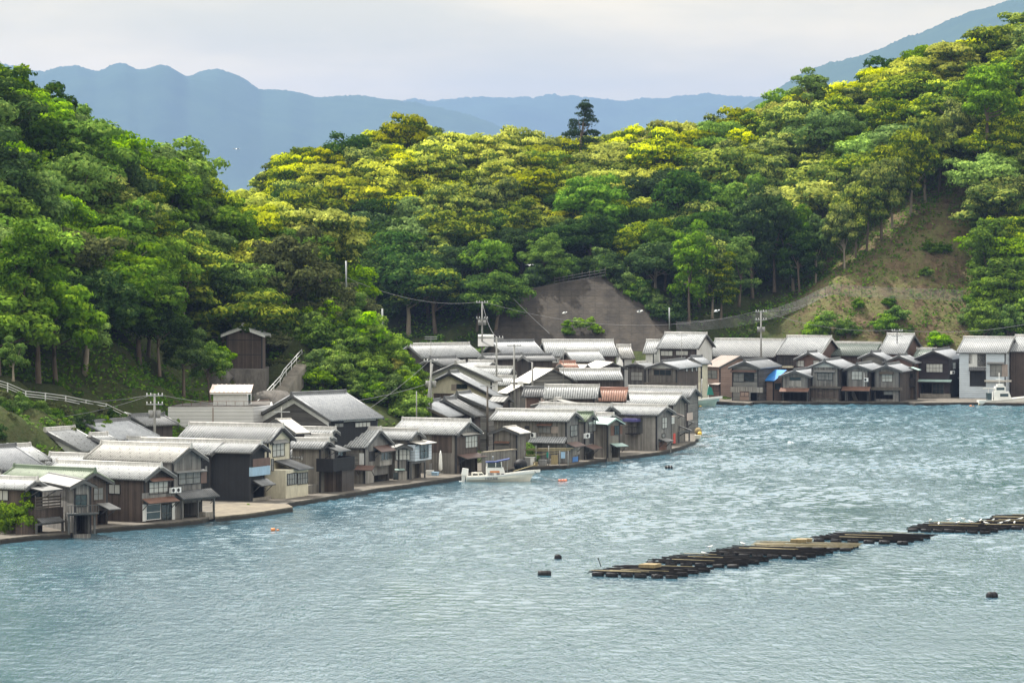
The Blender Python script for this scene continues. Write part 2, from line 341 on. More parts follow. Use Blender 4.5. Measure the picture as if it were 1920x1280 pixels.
t.links.new(c, b.inputs['Base Color']); b.inputs['Roughness'].default_value = 1; b.inputs['Specular IOR Level'].default_value = .1; bump(t, n2, b, 1., .6)
terrain = fastmesh('hillside', V, Q, MT['hillside_soil']); tag(terrain, kind='structure')

# water ------------------------------------------------------------
m, t, b = newmat('sea_water'); g = t.nodes.new('ShaderNodeNewGeometry'); pos = g.outputs['Position']
b.inputs['Base Color'].default_value = (.052, .118, .158, 1); b.inputs['Roughness'].default_value = .07; b.inputs['IOR'].default_value = 1.7
h1 = noise(t, mapping(t, pos, (1.0, .27, 1)), 1.7, 3, .6); h2 = noise(t, mapping(t, pos, (1., .2, 1)), 5.5, 3, .6); h3 = noise(t, mapping(t, pos, (1, .35, 1)), .05, 4, .6)
h0 = noise(t, mapping(t, pos, (1.0, .25, 1)), .6, 2, .5)
hh = mth(t, 'ADD', mth(t, 'ADD', mth(t, 'MULTIPLY', h1, .38), mth(t, 'MULTIPLY', h0, .0)), mth(t, 'MULTIPLY', h2, .25))
hh = mth(t, 'MULTIPLY', hh, rng(t, h3, .35, .65, .35, 1.45))
bump(t, hh, b, 1.0, .5)
SX0, SX1, SY0, SY1 = -62., 118., 232., 695.
wxs = np.arange(SX0, SX1+.01, .27); wys = np.arange(SY0, SY1+.01, .45); WX, WY = np.meshgrid(wxs, wys); WZ = np.zeros_like(WX); PT = np.zeros_like(WX)
rs = np.random.RandomState(11)
for k_ in range(34):
    lam = 1.0*(3.0/1.0)**rs.rand(); kk_ = 2*math.pi/lam; th = rs.normal(0, .75)+.25; WZ += np.sin(kk_*(WX*math.sin(th)+WY*math.cos(th))+rs.uniform(0, 6.28))*(WAVE/kk_/34**.5*1.414)
for k_ in range(9):
    lam = rs.uniform(14, 70); kk_ = 2*math.pi/lam; th = rs.normal(0, .5); PT += np.sin(kk_*(WX*math.sin(th)*2.2+WY*math.cos(th)*.8)+rs.uniform(0, 6.28))
edge = np.clip(np.minimum(np.minimum(WX-SX0, SX1-WX), np.minimum(WY-SY0, SY1-WY))/4, 0, 1)
WZ = WZ*np.clip(1+.10*PT, .55, 1.5)*edge*np.interp(WY, [240, 340, 470, 700], [.20, .50, 1.25, 2.1])
nc2, nr2 = len(wxs), len(wys); I = np.arange(nr2*nc2).reshape(nr2, nc2); Qw = np.stack([I[:-1, :-1], I[:-1, 1:], I[1:, 1:], I[1:, :-1]], -1).reshape(-1, 4); Vw = np.stack([WX.ravel(), WY.ravel(), WZ.ravel()], 1)
ex0, ex1 = wxs[-1], wys[-1]; B_ = 20000.; Vb = np.array([(-B_, 60, 0), (B_, 60, 0), (B_, SY0, 0), (-B_, SY0, 0), (-B_, ex1, 0), (B_, ex1, 0), (B_, 30000, 0), (-B_, 30000, 0), (SX0, SY0, 0), (SX0, ex1, 0), (ex0, SY0, 0), (ex0, ex1, 0)])
o_ = len(Vw); Qb = np.array([(0, 1, 2, 3), (4, 5, 6, 7), (3, 8, 9, 4), (10, 2, 5, 11)])+o_
sea = fastmesh('sea', np.concatenate([Vw, Vb]), np.concatenate([Qw, Qb]), MT['sea_water']); tag(sea, kind='structure')

# mountains ---------------------------------------------------------
m, t, b = newmat('mountain_forest'); g = t.nodes.new('ShaderNodeNewGeometry'); n1 = noise(t, g.outputs['Position'], .01, 6, .7)
t.links.new(mixc(t, n1, (.02, .045, .03), (.06, .10, .05)), b.inputs['Base Color']); b.inputs['Roughness'].default_value = 1; b.inputs['Specular IOR Level'].default_value = 0
def mountain(name, D, prof, depth, seed):
    rs = np.random.RandomState(seed); pxs = np.arange(prof[0][0], prof[-1][0]+1, 2.5)
    py = np.interp(pxs, [p[0] for p in prof], [p[1] for p in prof]); ker = np.hanning(13); ker /= ker.sum(); py = np.convolve(np.pad(py, 6, 'edge'), ker, 'valid')
    py0 = py; py = py+rs.normal(0, 1.0, len(py))*.6+np.convolve(rs.normal(0, 1, len(py)+8), np.ones(9)/9, 'valid')*3.2
    kk = rs.uniform(.002, .016, 24); aa = rs.uniform(0, 3.14, 14); pp = rs.uniform(0, 6.28, 14); zs_ = HC-(py0-YH)/F*D
    x = (pxs-960)/F*D; zt = HC-(py-YH)/F*D
    rows = []; ts = np.linspace(-1, 1, 41)
    for tt in ts:
        prof_ = 1-abs(tt)**1.25
        X_ = x*(1+tt*depth/D); Y_ = D+tt*depth; nzz = sum(np.sin((X_*math.cos(a)+Y_*math.sin(a))*k+p)/k for k, a, p in zip(kk, aa, pp))*.11*min(1, abs(tt)*2.5)
        zz = np.where(abs(tt) < .02, zt, zs_-1); rows.append(np.stack([X_, np.full(len(x), Y_), (zz+20)*prof_-20+nzz], 1))
    V = np.concatenate(rows); nr, nc = len(ts), len(x); I = np.arange(nr*nc).reshape(nr, nc)
    tag(fastmesh(name, V, np.stack([I[:-1, :-1], I[:-1, 1:], I[1:, 1:], I[1:, :-1]], -1).reshape(-1, 4), MT['mountain_forest']), kind='structure')
mountain('mountain', 16500, [(-2600, 415), (-1900, 300), (-1300, 210), (-800, 170), (-500, 150), (-200, 110), (0, 120), (40, 126), (75, 136), (110, 125), (143, 121), (182, 136), (215, 119), (235, 119), (262, 133), (300, 121), (320, 126), (352, 145), (385, 133), (410, 128), (445, 140), (470, 155), (490, 168), (545, 170), (588, 183), (640, 179), (700, 181), (760, 190), (850, 205), (930, 232), (1000, 262), (1100, 300), (1200, 350), (1500, 412)], 1900, 1)
mountain('mountain', 21000, [(-1600, 412), (-600, 330), (300, 270), (600, 200), (690, 187), (715, 185), (735, 190), (780, 184), (808, 190), (850, 184), (960, 183), (1040, 178), (1080, 180), (1150, 187), (1250, 184), (1330, 176), (1390, 180), (1430, 182), (1600, 200), (2100, 220), (2600, 260), (3400, 412)], 1900, 2)
mountain('mountain', 13000, [(1000, 412), (1150, 380), (1290, 260), (1370, 215), (1410, 190), (1450, 175), (1490, 142), (1540, 122), (1590, 110), (1650, 92), (1700, 68), (1740, 56), (1780, 38), (1820, 22), (1870, 8), (1920, -8), (2000, -30), (2300, -60), (2700, 40), (3200, 200), (3800, 412)], 1800, 4)

# quays ---------------------------------------------------------------
m, t, b = newmat('quay_stone'); g = t.nodes.new('ShaderNodeNewGeometry'); n1 = noise(t, g.outputs['Position'], .9, 6, .7); n2 = noise(t, g.outputs['Position'], .25, 4, .6)
sx = t.nodes.new('ShaderNodeSeparateXYZ'); t.links.new(g.outputs['Position'], sx.inputs[0])
c = mixc(t, rng(t, n1, .3, .7, 0, 1), (.075, .066, .055), (.155, .135, .108)); wet = rng(t, mth(t, 'ADD', sx.outputs[2], mth(t, 'MULTIPLY', n1, .25)), .38, .62, .92, 0)
c = mixc(t, wet, c, (.014, .013, .011)); t.links.new(c, b.inputs['Base Color']); b.inputs['Roughness'].default_value = .9
def quay(name, poly, z, zb=-2.5):
    q = MB(); n = len(poly); top = [(p[0], p[1], z) for p in poly]; q.face(top)
    for i in range(n):
        a, c_ = poly[i], poly[(i+1) % n]
        q.face([(a[0], a[1], zb), (c_[0], c_[1], zb), (c_[0], c_[1], z), (a[0], a[1], z)])
    return tag(q.build(name, MT['quay_stone']), kind='structure')
shore = [(-260, 1040), (-60, 1022), (0, 1012), (70, 1005), (132, 1001), (182, 992), (240, 987), (320, 981), (385, 974), (404, 966), (470, 958), (536, 948), (540, 944), (600, 934), (660, 925), (712, 916), (762, 909), (800, 903), (868, 893), (900, 888), (945, 882), (985, 876), (1060, 873), (1130, 861), (1180, 855), (1240, 848), (1278, 838), (1300, 828), (1313, 815), (1308, 803)]
pts = [onz(x, y, .35) for x, y in shore]
pts = [(p.x+rnd.uniform(-.25, .25), p.y) for p in pts]
back = [(wx(1292, 590), 590), (wx(1270, 640), 640), (wx(1285, 668), 668), (wx(1310, 671), 671)]
far = [(wx(x, dist(y, .35)), dist(y, .35)) for x, y in [(1405, 756.6), (1412, 754.2), (1700, 754.2), (1716, 756), (1830, 755), (1860, 756), (2100, 758), (2400, 760)]]
quay('quay', pts+back+far+[(wx(2500, 720), 720), (wx(760, 712), 712), (wx(830, 560), 560), (wx(560, 500), 500), (wx(300, 455), 455), (wx(-350, 425), 425)], .45)

# concrete slope wall ----------------------------------------------------
m, t, b = newmat('sprayed_concrete'); g = t.nodes.new('ShaderNodeNewGeometry'); pos = g.outputs['Position']
n1 = noise(t, mapping(t, pos, (.35, .35, .09)), 1., 6, .65); n2 = noise(t, pos, 1.2, 6, .7); n3 = noise(t, mapping(t, pos, (.1, .1, .9)), 1., 4, .7)
c = mixc(t, rng(t, n1, .35, .68, 0, 1), (.026, .022, .018), (.072, .060, .047)); c = mixc(t, rng(t, n2, .5, .7, 0, .5), c, (.06, .053, .048)); c = mixc(t, rng(t, n3, .58, .66, 0, .55), c, (.03, .027, .023))
br = t.nodes.new('ShaderNodeTexBrick'); sp = t.nodes.new('ShaderNodeSeparateXYZ'); t.links.new(pos, sp.inputs[0]); t.links.new(comb(t, sp.outputs[0], sp.outputs[2]), br.inputs[0])
br.offset = 0; br.inputs['Scale'].default_value = .25; br.inputs['Mortar Size'].default_value = .009; br.inputs['Color1'].default_value = (1, 1, 1, 1); br.inputs['Color2'].default_value = (.93, .93, .93, 1); br.inputs['Mortar'].default_value = (.6, .6, .6, 1)
c = mixc(t, 1., c, br.outputs[0], 'MULTIPLY'); t.links.new(c, b.inputs['Base Color']); b.inputs['Roughness'].default_value = .95; bump(t, n2, b, .7, .25)
q = MB(); top = [at(x, y, wall_d(y)) for x, y in WALL]
for i in range(len(WALL)-1):
    p, r = top[i], top[i+1]
    if abs(p.x-r.x) < .01: continue
    p0, r0 = at(WALL[i][0], 660, wall_d(660)), at(WALL[i+1][0], 660, wall_d(660))
    q.face([p0, r0, r, p]); q.face([p, r, r+Vector((0, 1.6, -.1)), p+Vector((0, 1.6, -.1))])
tag(q.build('retaining_wall', MT['sprayed_concrete']), 'tall rounded grey brown concrete retaining wall at the foot of the wooded hill', 'retaining wall')

q = quay('slab', [(p.x, p.y) for p in (onz(404, 968, .5), onz(470, 961, .5), onz(549, 949, .5), onz(540, 944, .5), onz(455, 941, .5), onz(400, 944, .5))], .47)
m2 = MT['quay_stone'].copy(); MT['quay_pale'] = m2
for n_2 in m2.node_tree.nodes:
    if n_2.type == 'MIX' and tuple(round(k_, 3) for k_ in n_2.inputs[6].default_value[:3]) == (.075, .066, .055): n_2.inputs[6].default_value = (.12, .10, .075, 1); n_2.inputs[7].default_value = (.21, .18, .13, 1)
q.data.materials[0] = m2
# ------------------------------------------------------------------ trees
def leafmat(name, lo, hi, new, hv=.03, trans=.35):
    m, t, b = newmat(name); t.nodes.remove(b); o = t.nodes['Material Output']
    a = t.nodes.new('ShaderNodeVertexColor'); a.layer_name = 'Col'; s = t.nodes.new('ShaderNodeSeparateColor'); t.links.new(a.outputs[0], s.inputs[0])
    oi = t.nodes.new('ShaderNodeObjectInfo'); rr = oi.outputs['Random']
    c = mixc(t, s.outputs[0], lo, hi); c = mixc(t, mth(t, 'MULTIPLY', s.outputs[1], rng(t, rr, 0, 1, .7, 1.0)), c, new)  # second channel blends in the blossom and painted sunlit-top colour
    hs = t.nodes.new('ShaderNodeHueSaturation'); t.links.new(c, hs.inputs['Color'])
    t.links.new(rng(t, rr, 0, 1, .5-hv*.25, .5+hv*.25), hs.inputs['Hue']); t.links.new(rng(t, wn(t, comb(t, rr, 3.0)), 0, 1, .75, 1.45), hs.inputs['Value']); t.links.new(rng(t, wn(t, comb(t, rr, 7.0)), 0, 1, .8, 1.08), hs.inputs['Saturation'])
    d = t.nodes.new('ShaderNodeBsdfDiffuse'); tr = t.nodes.new('ShaderNodeBsdfTranslucent'); mx = t.nodes.new('ShaderNodeMixShader'); mx.inputs[0].default_value = trans
    t.links.new(hs.outputs[0], d.inputs[0]); t.links.new(hs.outputs[0], tr.inputs[0]); t.links.new(d.outputs[0], mx.inputs[1]); t.links.new(tr.outputs[0], mx.inputs[2]); t.links.new(mx.outputs[0], o.inputs[0])
    return m
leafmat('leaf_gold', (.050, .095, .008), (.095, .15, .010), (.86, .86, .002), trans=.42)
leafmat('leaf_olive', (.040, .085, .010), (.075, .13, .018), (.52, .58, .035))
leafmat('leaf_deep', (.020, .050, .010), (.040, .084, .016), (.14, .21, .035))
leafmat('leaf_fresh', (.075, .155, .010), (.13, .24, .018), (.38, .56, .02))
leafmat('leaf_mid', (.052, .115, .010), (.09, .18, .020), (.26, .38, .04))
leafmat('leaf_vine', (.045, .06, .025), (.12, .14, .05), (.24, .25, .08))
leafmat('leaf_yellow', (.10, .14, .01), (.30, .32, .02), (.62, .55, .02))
leafmat('leaf_conifer', (.012, .026, .014), (.03, .05, .022), (.04, .06, .03), trans=.1)
plain('bark', (.13, .10, .075), .95, var=.5); plain('bark_pale', (.26, .22, .17), .95, var=.4)
def leaves(P_, Nn, S, T, B, seed):
    rs = np.random.RandomState(seed); n = len(P_)
    a = rs.normal(size=(n, 3)); u = np.cross(Nn, a); u /= np.linalg.norm(u, axis=1)[:, None]+1e-9; v = np.cross(Nn, u)
    S = S[:, None]; q = np.stack([P_-u*S, P_+v*S*.62-Nn*S*.15, P_+u*S, P_-v*S*.62-Nn*S*.15], 1).reshape(-1, 3)
    V = q; Q = np.arange(4*n).reshape(n, 4)
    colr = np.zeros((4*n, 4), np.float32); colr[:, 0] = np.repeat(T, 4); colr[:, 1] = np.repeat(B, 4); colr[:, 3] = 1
    return V, Q, colr
def leafobj(name, V, Q, colr, mat, parent=None):
    o = fastmesh(name, V, Q, mat, False, parent); at_ = o.data.color_attributes.new('Col', 'FLOAT_COLOR', 'POINT'); at_.data.foreach_set('color', colr.ravel()); return o
def crown_data(seed, Rx, Rz, nlobe, nleaf, size=.30, flat=.6, lobe=.34, bloom_sunlit=.6, low=-.55, shape='dome'):
    """crown of cloud-like lobes, centre at origin"""
    rs = np.random.RandomState(seed); C_ = []; i = 0
    while len(C_) < nlobe:
        i += 1; d = rs.normal(size=3); d /= np.linalg.norm(d)
        if d[2] < low: continue
        k = rs.uniform(.55, .95) if i % 4 else rs.uniform(.1, .5)
        if shape == 'cone':
            zz = rs.uniform(-1, 1); r_ = (1-zz)*.5*.9+.05; an = rs.uniform(0, 6.283); p = np.array([math.cos(an)*Rx*r_, math.sin(an)*Rx*r_, zz*Rz])
        else: p = d*k*np.array([Rx, Rx, Rz])*(1+.12*rs.normal())
        C_.append(p)
    C_ = np.array(C_); LR = Rx*lobe*rs.uniform(.6, 1.2, nlobe)
    w = LR**2; cnt = np.maximum(20, (w/w.sum()*nleaf)).astype(int); Ps, Ns, Bs, Ss = [], [], [], []
    for p, lr, k in zip(C_, LR, cnt):
        d = rs.normal(size=(k, 3)); d /= np.linalg.norm(d, axis=1)[:, None]; f = rs.rand(k) < .72; d[:, 2] = np.where(f, np.abs(d[:, 2]), d[:, 2])
        rr = lr*rs.uniform(.78, 1.06, k)[:, None]*(1+.16*np.sin(d[:, :1]*5+p[0])*np.cos(d[:, 1:2]*6+p[1]))
        Ps.append(p+d*rr*np.array([1, 1, flat])); nn = d+rs.normal(size=(k, 3))*.28; Ns.append(nn/np.linalg.norm(nn, axis=1)[:, None])
        lobeb = rs.uniform(.3, 1); Bs.append(np.where((d[:, 2] > .25) & (rs.rand(k) < bloom_sunlit), rs.uniform(.35, 1, k)*lobeb, 0)); Ss.append(size*rs.uniform(.6, 1.25, k))  # upward leaves carry blossom yellow plus a painted sunlit-top brightening
    P_ = np.concatenate(Ps); return leaves(P_, np.concatenate(Ns), np.concatenate(Ss), rs.rand(len(P_)), np.concatenate(Bs), seed+1), C_
def trunk_mb(h, r, C_, zc, seed, lean=0.):
    q = MB(); rr = random.Random(seed); n = 7; pts = []; x = y = 0
    for i in range(n):
        x += rr.uniform(-.12, .12)*h*.08+lean*h/n*.25; y += rr.uniform(-.1, .1)*h*.08; pts.append((x, y, -1.0+(h+1.0)*i/(n-1)))
    q.tube(pts, [r*(1.25 if i == 0 else 1)*(1-.55*i/(n-1)) for i in range(n)], 7)
    top = Vector(pts[-1]); mid = Vector(pts[-3])
    for k in range(min(9, len(C_))):
        c_ = Vector(C_[k*len(C_)//9])+Vector((0, 0, zc)); s = mid.lerp(top, rr.random()); m_ = s.lerp(c_, .5)+Vector((rr.uniform(-.3, .3), rr.uniform(-.3, .3), -.3))
        q.tube([s, m_, c_], [r*.42, r*.28, r*.1], 5, False)
    return q
protos = {}
SH = {'shii': dict(Rx=5.2, Rz=4.3, nlobe=46, nleaf=9500, flat=.72, lobe=.35, size=.29), 'broad': dict(Rx=5.0, Rz=4.8, nlobe=60, nleaf=9500, flat=.8, lobe=.29, size=.28),
      'tall': dict(Rx=3.9, Rz=6.2, nlobe=56, nleaf=7600, flat=.75, lobe=.36, low=-.9, size=.28), 'layer': dict(Rx=5.4, Rz=4.0, nlobe=46, nleaf=7500, flat=.5, lobe=.34, size=.27),
      'bush': dict(Rx=2.4, Rz=1.9, nlobe=26, nleaf=3600, flat=.7, lobe=.4, size=.2), 'pine': dict(Rx=4.4, Rz=5.5, nlobe=40, nleaf=6000, flat=.5, lobe=.34, size=.2, shape='cone'), 'small': dict(Rx=3.0, Rz=3.4, nlobe=30, nleaf=4200, flat=.7, lobe=.38, size=.26, low=-.8)}
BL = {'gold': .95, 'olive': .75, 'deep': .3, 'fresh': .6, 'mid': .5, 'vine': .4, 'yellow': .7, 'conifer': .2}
def proto(shape, leafk, var):
    k = (shape, leafk, var)
    if k in protos: return protos[k]
    base = (shape, var); a = dict(SH[shape]); (V, Q, c_), C_ = crown_data(100*var+sum(map(ord, shape)), bloom_sunlit=BL[leafk], **a)
    th = {'bush': .6, 'small': 2.2, 'tall': 4.5, 'pine': 4.}.get(shape, 5.0); Rz = a['Rz']; zc = th+Rz*.62
    V = V+np.array([0, 0, zc])
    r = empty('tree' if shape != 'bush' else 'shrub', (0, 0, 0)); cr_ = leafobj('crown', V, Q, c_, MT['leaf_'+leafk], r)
    if shape != 'bush': trunk_mb(zc-.3*Rz, .30 if shape in ('tall', 'small') else .36, C_, zc, var, .3).build('trunk', MT['bark_pale' if var % 2 else 'bark'], r)
    else: trunk_mb(zc*.8, .09, C_[:6], zc, var).build('stem', MT['bark'], r)
    protos[k] = [r, False, zc+Rz]; return protos[k]
nm = {'shii': 'evergreen_tree', 'broad': 'broadleaf_tree', 'tall': 'evergreen_tree', 'layer': 'broadleaf_tree', 'bush': 'shrub', 'pine': 'conifer', 'small': 'broadleaf_tree'}
def tree(shape, leafk, x, y, z, s, label, group, cat='tree', var=None, sz=1.0):
    p = proto(shape, leafk, rnd.randrange(3) if var is None else var)
    if p[1]: o = copy_tree(p[0])
    else: o = p[0]; p[1] = True
    o.name = nm[shape]; o.location = (x, y, z-.3); o.rotation_euler = (rnd.uniform(-.05, .05), rnd.uniform(-.07, .07), rnd.uniform(0, 6.28)); o.scale = (s*rnd.uniform(.9, 1.1), s*rnd.uniform(.9, 1.1), s*sz*rnd.uniform(.9, 1.12))
    tag(o, label, cat, group); return o
COLN = {'gold': 'golden-topped', 'olive': 'olive green', 'deep': 'dark green', 'fresh': 'bright green', 'mid': 'mid green', 'vine': 'brownish green', 'yellow': 'yellow flowering', 'conifer': 'blackish'}
SHN = {'shii': 'domed tree', 'broad': 'round tree', 'tall': 'narrow tree', 'layer': 'layered tree', 'small': 'small tree', 'bush': 'low bush'}
def pick(ws):
    s = sum(w for _, w in ws); r = rnd.random()*s
    for k, w in ws:
        r -= w
        if r <= 0: return k
    return ws[-1][0]
# far hill forest ------------------------------------------------------
soil_edge = [(1470, 640), (1500, 605), (1560, 540), (1640, 468), (1700, 425), (1750, 390), (1790, 362), (1830, 330)]
wall_top = WALL[1:-1]
def inbare(px, py, tr_=False):
    if py > 640: return True
    if 925 < px < 1262 and py > np.interp(px, [p[0] for p in wall_top], [p[1] for p in wall_top])-4: return True
    if 1470 < px < 1835 and py > np.interp(px, [p[0] for p in soil_edge], [p[1] for p in soil_edge])-(50 if tr_ else 3): return True
    if 1262 <= px <= 1560 and py > np.interp(px, [1262, 1340, 1450, 1560], [572, 566, 545, 522]): return True
    return False
cands = []
yy = 700.0; row = 0
while yy < 806:
    xx = wx(430, yy)+(3.2 if row % 2 else 0)
    while xx < wx(2080, yy): cands.append((xx+rnd.uniform(-1.5, 1.5), yy+rnd.uniform(-1.5, 1.5))); xx += 6.5
    yy += 6.3; row += 1
zs = tz([c[0] for c in cands], [c[1] for c in cands])
nfar = 0
for (x, y), z in zip(cands, zs):
    px = 960+x/y*F; py = YH+(HC-z)/y*F
    if z < 2.5 or inbare(px, py, True): continue
    # hidden behind the left hill?
    if px < 600 and py > 300+(px-430)*.9+70: continue
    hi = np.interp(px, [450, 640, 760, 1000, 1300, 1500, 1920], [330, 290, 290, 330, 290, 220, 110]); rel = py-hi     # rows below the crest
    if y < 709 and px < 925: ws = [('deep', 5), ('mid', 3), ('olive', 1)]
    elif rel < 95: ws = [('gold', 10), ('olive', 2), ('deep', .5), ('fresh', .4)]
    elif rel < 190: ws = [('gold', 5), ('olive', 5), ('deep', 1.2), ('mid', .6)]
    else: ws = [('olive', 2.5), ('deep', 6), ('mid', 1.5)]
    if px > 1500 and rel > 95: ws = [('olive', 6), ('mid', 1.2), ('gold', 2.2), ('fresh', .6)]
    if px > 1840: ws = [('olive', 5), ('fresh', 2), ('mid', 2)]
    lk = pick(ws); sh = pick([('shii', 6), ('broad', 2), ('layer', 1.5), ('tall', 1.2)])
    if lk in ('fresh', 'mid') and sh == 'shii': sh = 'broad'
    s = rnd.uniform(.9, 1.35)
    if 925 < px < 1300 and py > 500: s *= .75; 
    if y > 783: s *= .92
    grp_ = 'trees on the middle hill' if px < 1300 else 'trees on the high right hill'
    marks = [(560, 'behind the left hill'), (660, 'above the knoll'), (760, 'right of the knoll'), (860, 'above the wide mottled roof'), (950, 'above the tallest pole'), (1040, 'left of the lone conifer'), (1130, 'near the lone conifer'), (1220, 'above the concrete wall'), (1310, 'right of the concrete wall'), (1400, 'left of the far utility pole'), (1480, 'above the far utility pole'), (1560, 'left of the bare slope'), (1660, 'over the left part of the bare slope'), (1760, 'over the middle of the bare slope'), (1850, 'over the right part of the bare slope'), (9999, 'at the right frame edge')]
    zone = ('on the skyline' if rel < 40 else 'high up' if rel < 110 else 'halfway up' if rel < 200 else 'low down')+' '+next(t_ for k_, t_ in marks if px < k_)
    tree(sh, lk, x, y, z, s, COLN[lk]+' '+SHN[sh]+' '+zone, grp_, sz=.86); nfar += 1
# tall bare-stemmed trees along the edge of the bare slope
for px, py, d, s in [(1640, 474, 728, .9), (1668, 450, 731, 1.), (1690, 432, 734, 1.0), (1722, 412, 737, 1.05), (1752, 392, 741, 1.1), (1775, 372, 744, 1.0), (1805, 350, 747, 1.0), (1600, 512, 724, .8), (1620, 492, 727, .85)]:
    x = wx(px, d)-1.2; d += 3; o = tree('shii', 'olive', x, d, wz(py, d-3)-.3, s*.85, 'tall tree with a long bare trunk on the upper edge of the bare slope', 'trees along the edge of the bare slope', sz=1.45)
for px, py, d, s in [(1293, 590, 716, .9), (1335, 580, 718, .8), (1352, 586, 717, .7), (1412, 540, 729, 1.), (1452, 530, 731, 1.1), (1487, 528, 732, 1.0), (1500, 545, 729, .8), (1385, 560, 724, .8), (1310, 560, 724, .8), (1530, 532, 730, .8)]:
    tree('tall', rnd.choice(['deep', 'olive', 'mid']), wx(px, d), d, wz(py, d)-.3, s, 'slender dark tree at the foot of the wooded slope behind the fence', 'slender trees at the foot of the wooded slope', sz=1.1)
for px, py, d, s, lk, sh in [(1850, 600, 706, .75, 'fresh', 'broad'), (1895, 605, 704, .8, 'mid', 'broad'), (1880, 520, 712, .85, 'fresh', 'layer'), (1935, 560, 706, .9, 'fresh', 'broad'), (1870, 440, 722, .9, 'olive', 'broad'), (1925, 460, 716, .9, 'mid', 'broad'), (1890, 370, 732, .9, 'olive', 'shii'), (1945, 380, 730, 1., 'olive', 'shii'), (1960, 620, 704, .8, 'mid', 'layer'), (1855, 330, 745, .9, 'olive', 'shii'), (1905, 290, 745, 1., 'olive', 'shii')]:
    tree(sh, lk, wx(px, d), d, min(wz(py, d), tz1(wx(px, d), d)+.5), s, COLN[lk]+' '+SHN[sh]+' covering the right edge of the bare slope', 'trees covering the right edge of the bare slope')
tree('small', 'fresh', wx(1520, 785), 785, wz(205, 785), 1.0, 'bright green feathery tree rising above the ridge before the blue mountain', None)
tree('broad', 'fresh', wx(1850, 742), 742, wz(275, 742), 1.1, 'large bright green tree high on the right hill among golden crowns', None)
# lone conifer on the ridge
o = tree('pine', 'conifer', wx(1088, 789), 789, wz(300, 789), .85, 'dark conifer standing alone above the golden ridge of the middle hill', None, 'conifer', 0)
# left hill forest --------------------------------------------------------
cands = []; yy = 428.0; row = 0
while yy < 556:
    xx = wx(-160, yy)+(3.0 if row % 2 else 0)
    while xx < wx(640, yy): cands.append((xx+rnd.uniform(-1.3, 1.3), yy+rnd.uniform(-1.3, 1.3))); xx += 6.0
    yy += 6.0; row += 1
zs = tz([c[0] for c in cands], [c[1] for c in cands])
for (x, y), z in zip(cands, zs):
    px = 960+x/y*F; py = YH+(HC-z)/y*F
    if z < 8 or py > 735: continue
    if px < 330 and y < np.interp(px, [0, 85, 240, 330], [442, 449, 465, 474]): continue
    if 300 <= px < 480 and y < 504: continue
    if px >= 475 and y < 516: continue
    if px > 560 and y < 538: continue
    if px > 520 and z < 9: continue
    rel = py-np.interp(px, [0, 100, 200, 300, 400, 500, 600], [230, 290, 360, 430, 470, 520, 620])
    if rel < -10: ws = [('fresh', 8), ('mid', 3), ('gold', 2.5), ('deep', .4)]
    else: ws = [('mid', 5), ('fresh', 4), ('deep', 1), ('vine', 1.), ('olive', 1.5)]
    if 420 < px < 620 and y > 520: ws = [('gold', 5), ('olive', 4), ('mid', 1)]
    lk = pick(ws); sh = pick([('broad', 5), ('layer', 3), ('shii', 2), ('tall', 1)]); s = rnd.uniform(.82, 1.25)
    if lk == 'gold': sh = 'shii'
    marks = [(60, 'at the frame edge'), (160, 'above the guard rail'), (260, 'behind the utility pole'), (360, 'behind the flat-roofed building'), (440, 'left of the hillside shed'), (520, 'above the hillside shed'), (9999, 'between the hillside shed and the knoll')]
    zone = ('on the skyline' if rel < -10 else 'high on the left hill' if py < 480 else 'halfway up the left hill' if py < 600 else 'low on the left hill')+' '+next(t_ for k_, t_ in marks if px < k_)
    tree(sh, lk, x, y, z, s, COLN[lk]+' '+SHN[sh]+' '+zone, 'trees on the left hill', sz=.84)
for px, py, d, s, lk, sh, lab in [(485, 610, 516, .66, 'fresh', 'broad', 'rounded light green tree directly above the brown hillside shed'), (345, 730, 478, .55, 'mid', 'broad', 'leafy green tree left of the stone footing of the brown shed'), (395, 745, 482, .5, 'mid', 'broad', 'low green tree above the grey flat-roofed building'),
                                  (300, 690, 474, .6, 'deep', 'broad', 'dark green tree at the end of the white guard rail'), (415, 700, 492, .5, 'fresh', 'small', 'small fresh green tree at the left foot of the brown shed'), (40, 600, 448, .8, 'mid', 'broad', 'large mid green tree filling the left edge of the photo'), (25, 700, 436, .5, 'mid', 'small', 'small green tree above the left end of the guard rail')]:
    tree(sh, lk, wx(px, d), d, wz(py, d), s, lab, None)
# bushes on the knoll and the cut slopes --------------------------------------
def bush(px, py, d, s, lk, lab, grp=None, sz=1., fit=True):
    x = wx(px, d); z = tz1(x, d) if fit else wz(py, d); return tree('bush', lk, x, d, z, s, lab, grp, 'shrub', sz=sz)
for i in range(64):
    px = rnd.uniform(590, 778); d = rnd.uniform(503, 528)
    if px-590 < 0: continue
    lk = pick([('mid', 3), ('fresh', 5), ('deep', .3)]) if px < 760 else 'fresh'
    bush(px, 0, d, rnd.uniform(.6, 1.05), lk, COLN[lk]+' bush on the '+('left side' if px < 640 else 'middle' if px < 710 else 'right side')+' of the round knoll, '+('lower down' if d < 512 else 'near its top'), 'bushes on the knoll')
for i in range(16):
    t_ = i/15; bush(700+75*t_+rnd.uniform(-6, 6), 0, 515+rnd.uniform(-3, 3), rnd.uniform(.28, .45), 'yellow', 'yellow flowering broom bush on the right edge of the knoll', 'yellow flowering bushes on the knoll')
for i in range(26):
    px = rnd.uniform(590, 720); bush(px, 0, rnd.uniform(524, 540), rnd.uniform(.6, 1.0), pick([('vine', 6), ('mid', 2)]), 'dull brownish bush on the '+('left' if px < 650 else 'right')+' part of the crest behind the knoll', 'brownish bushes behind the knoll')
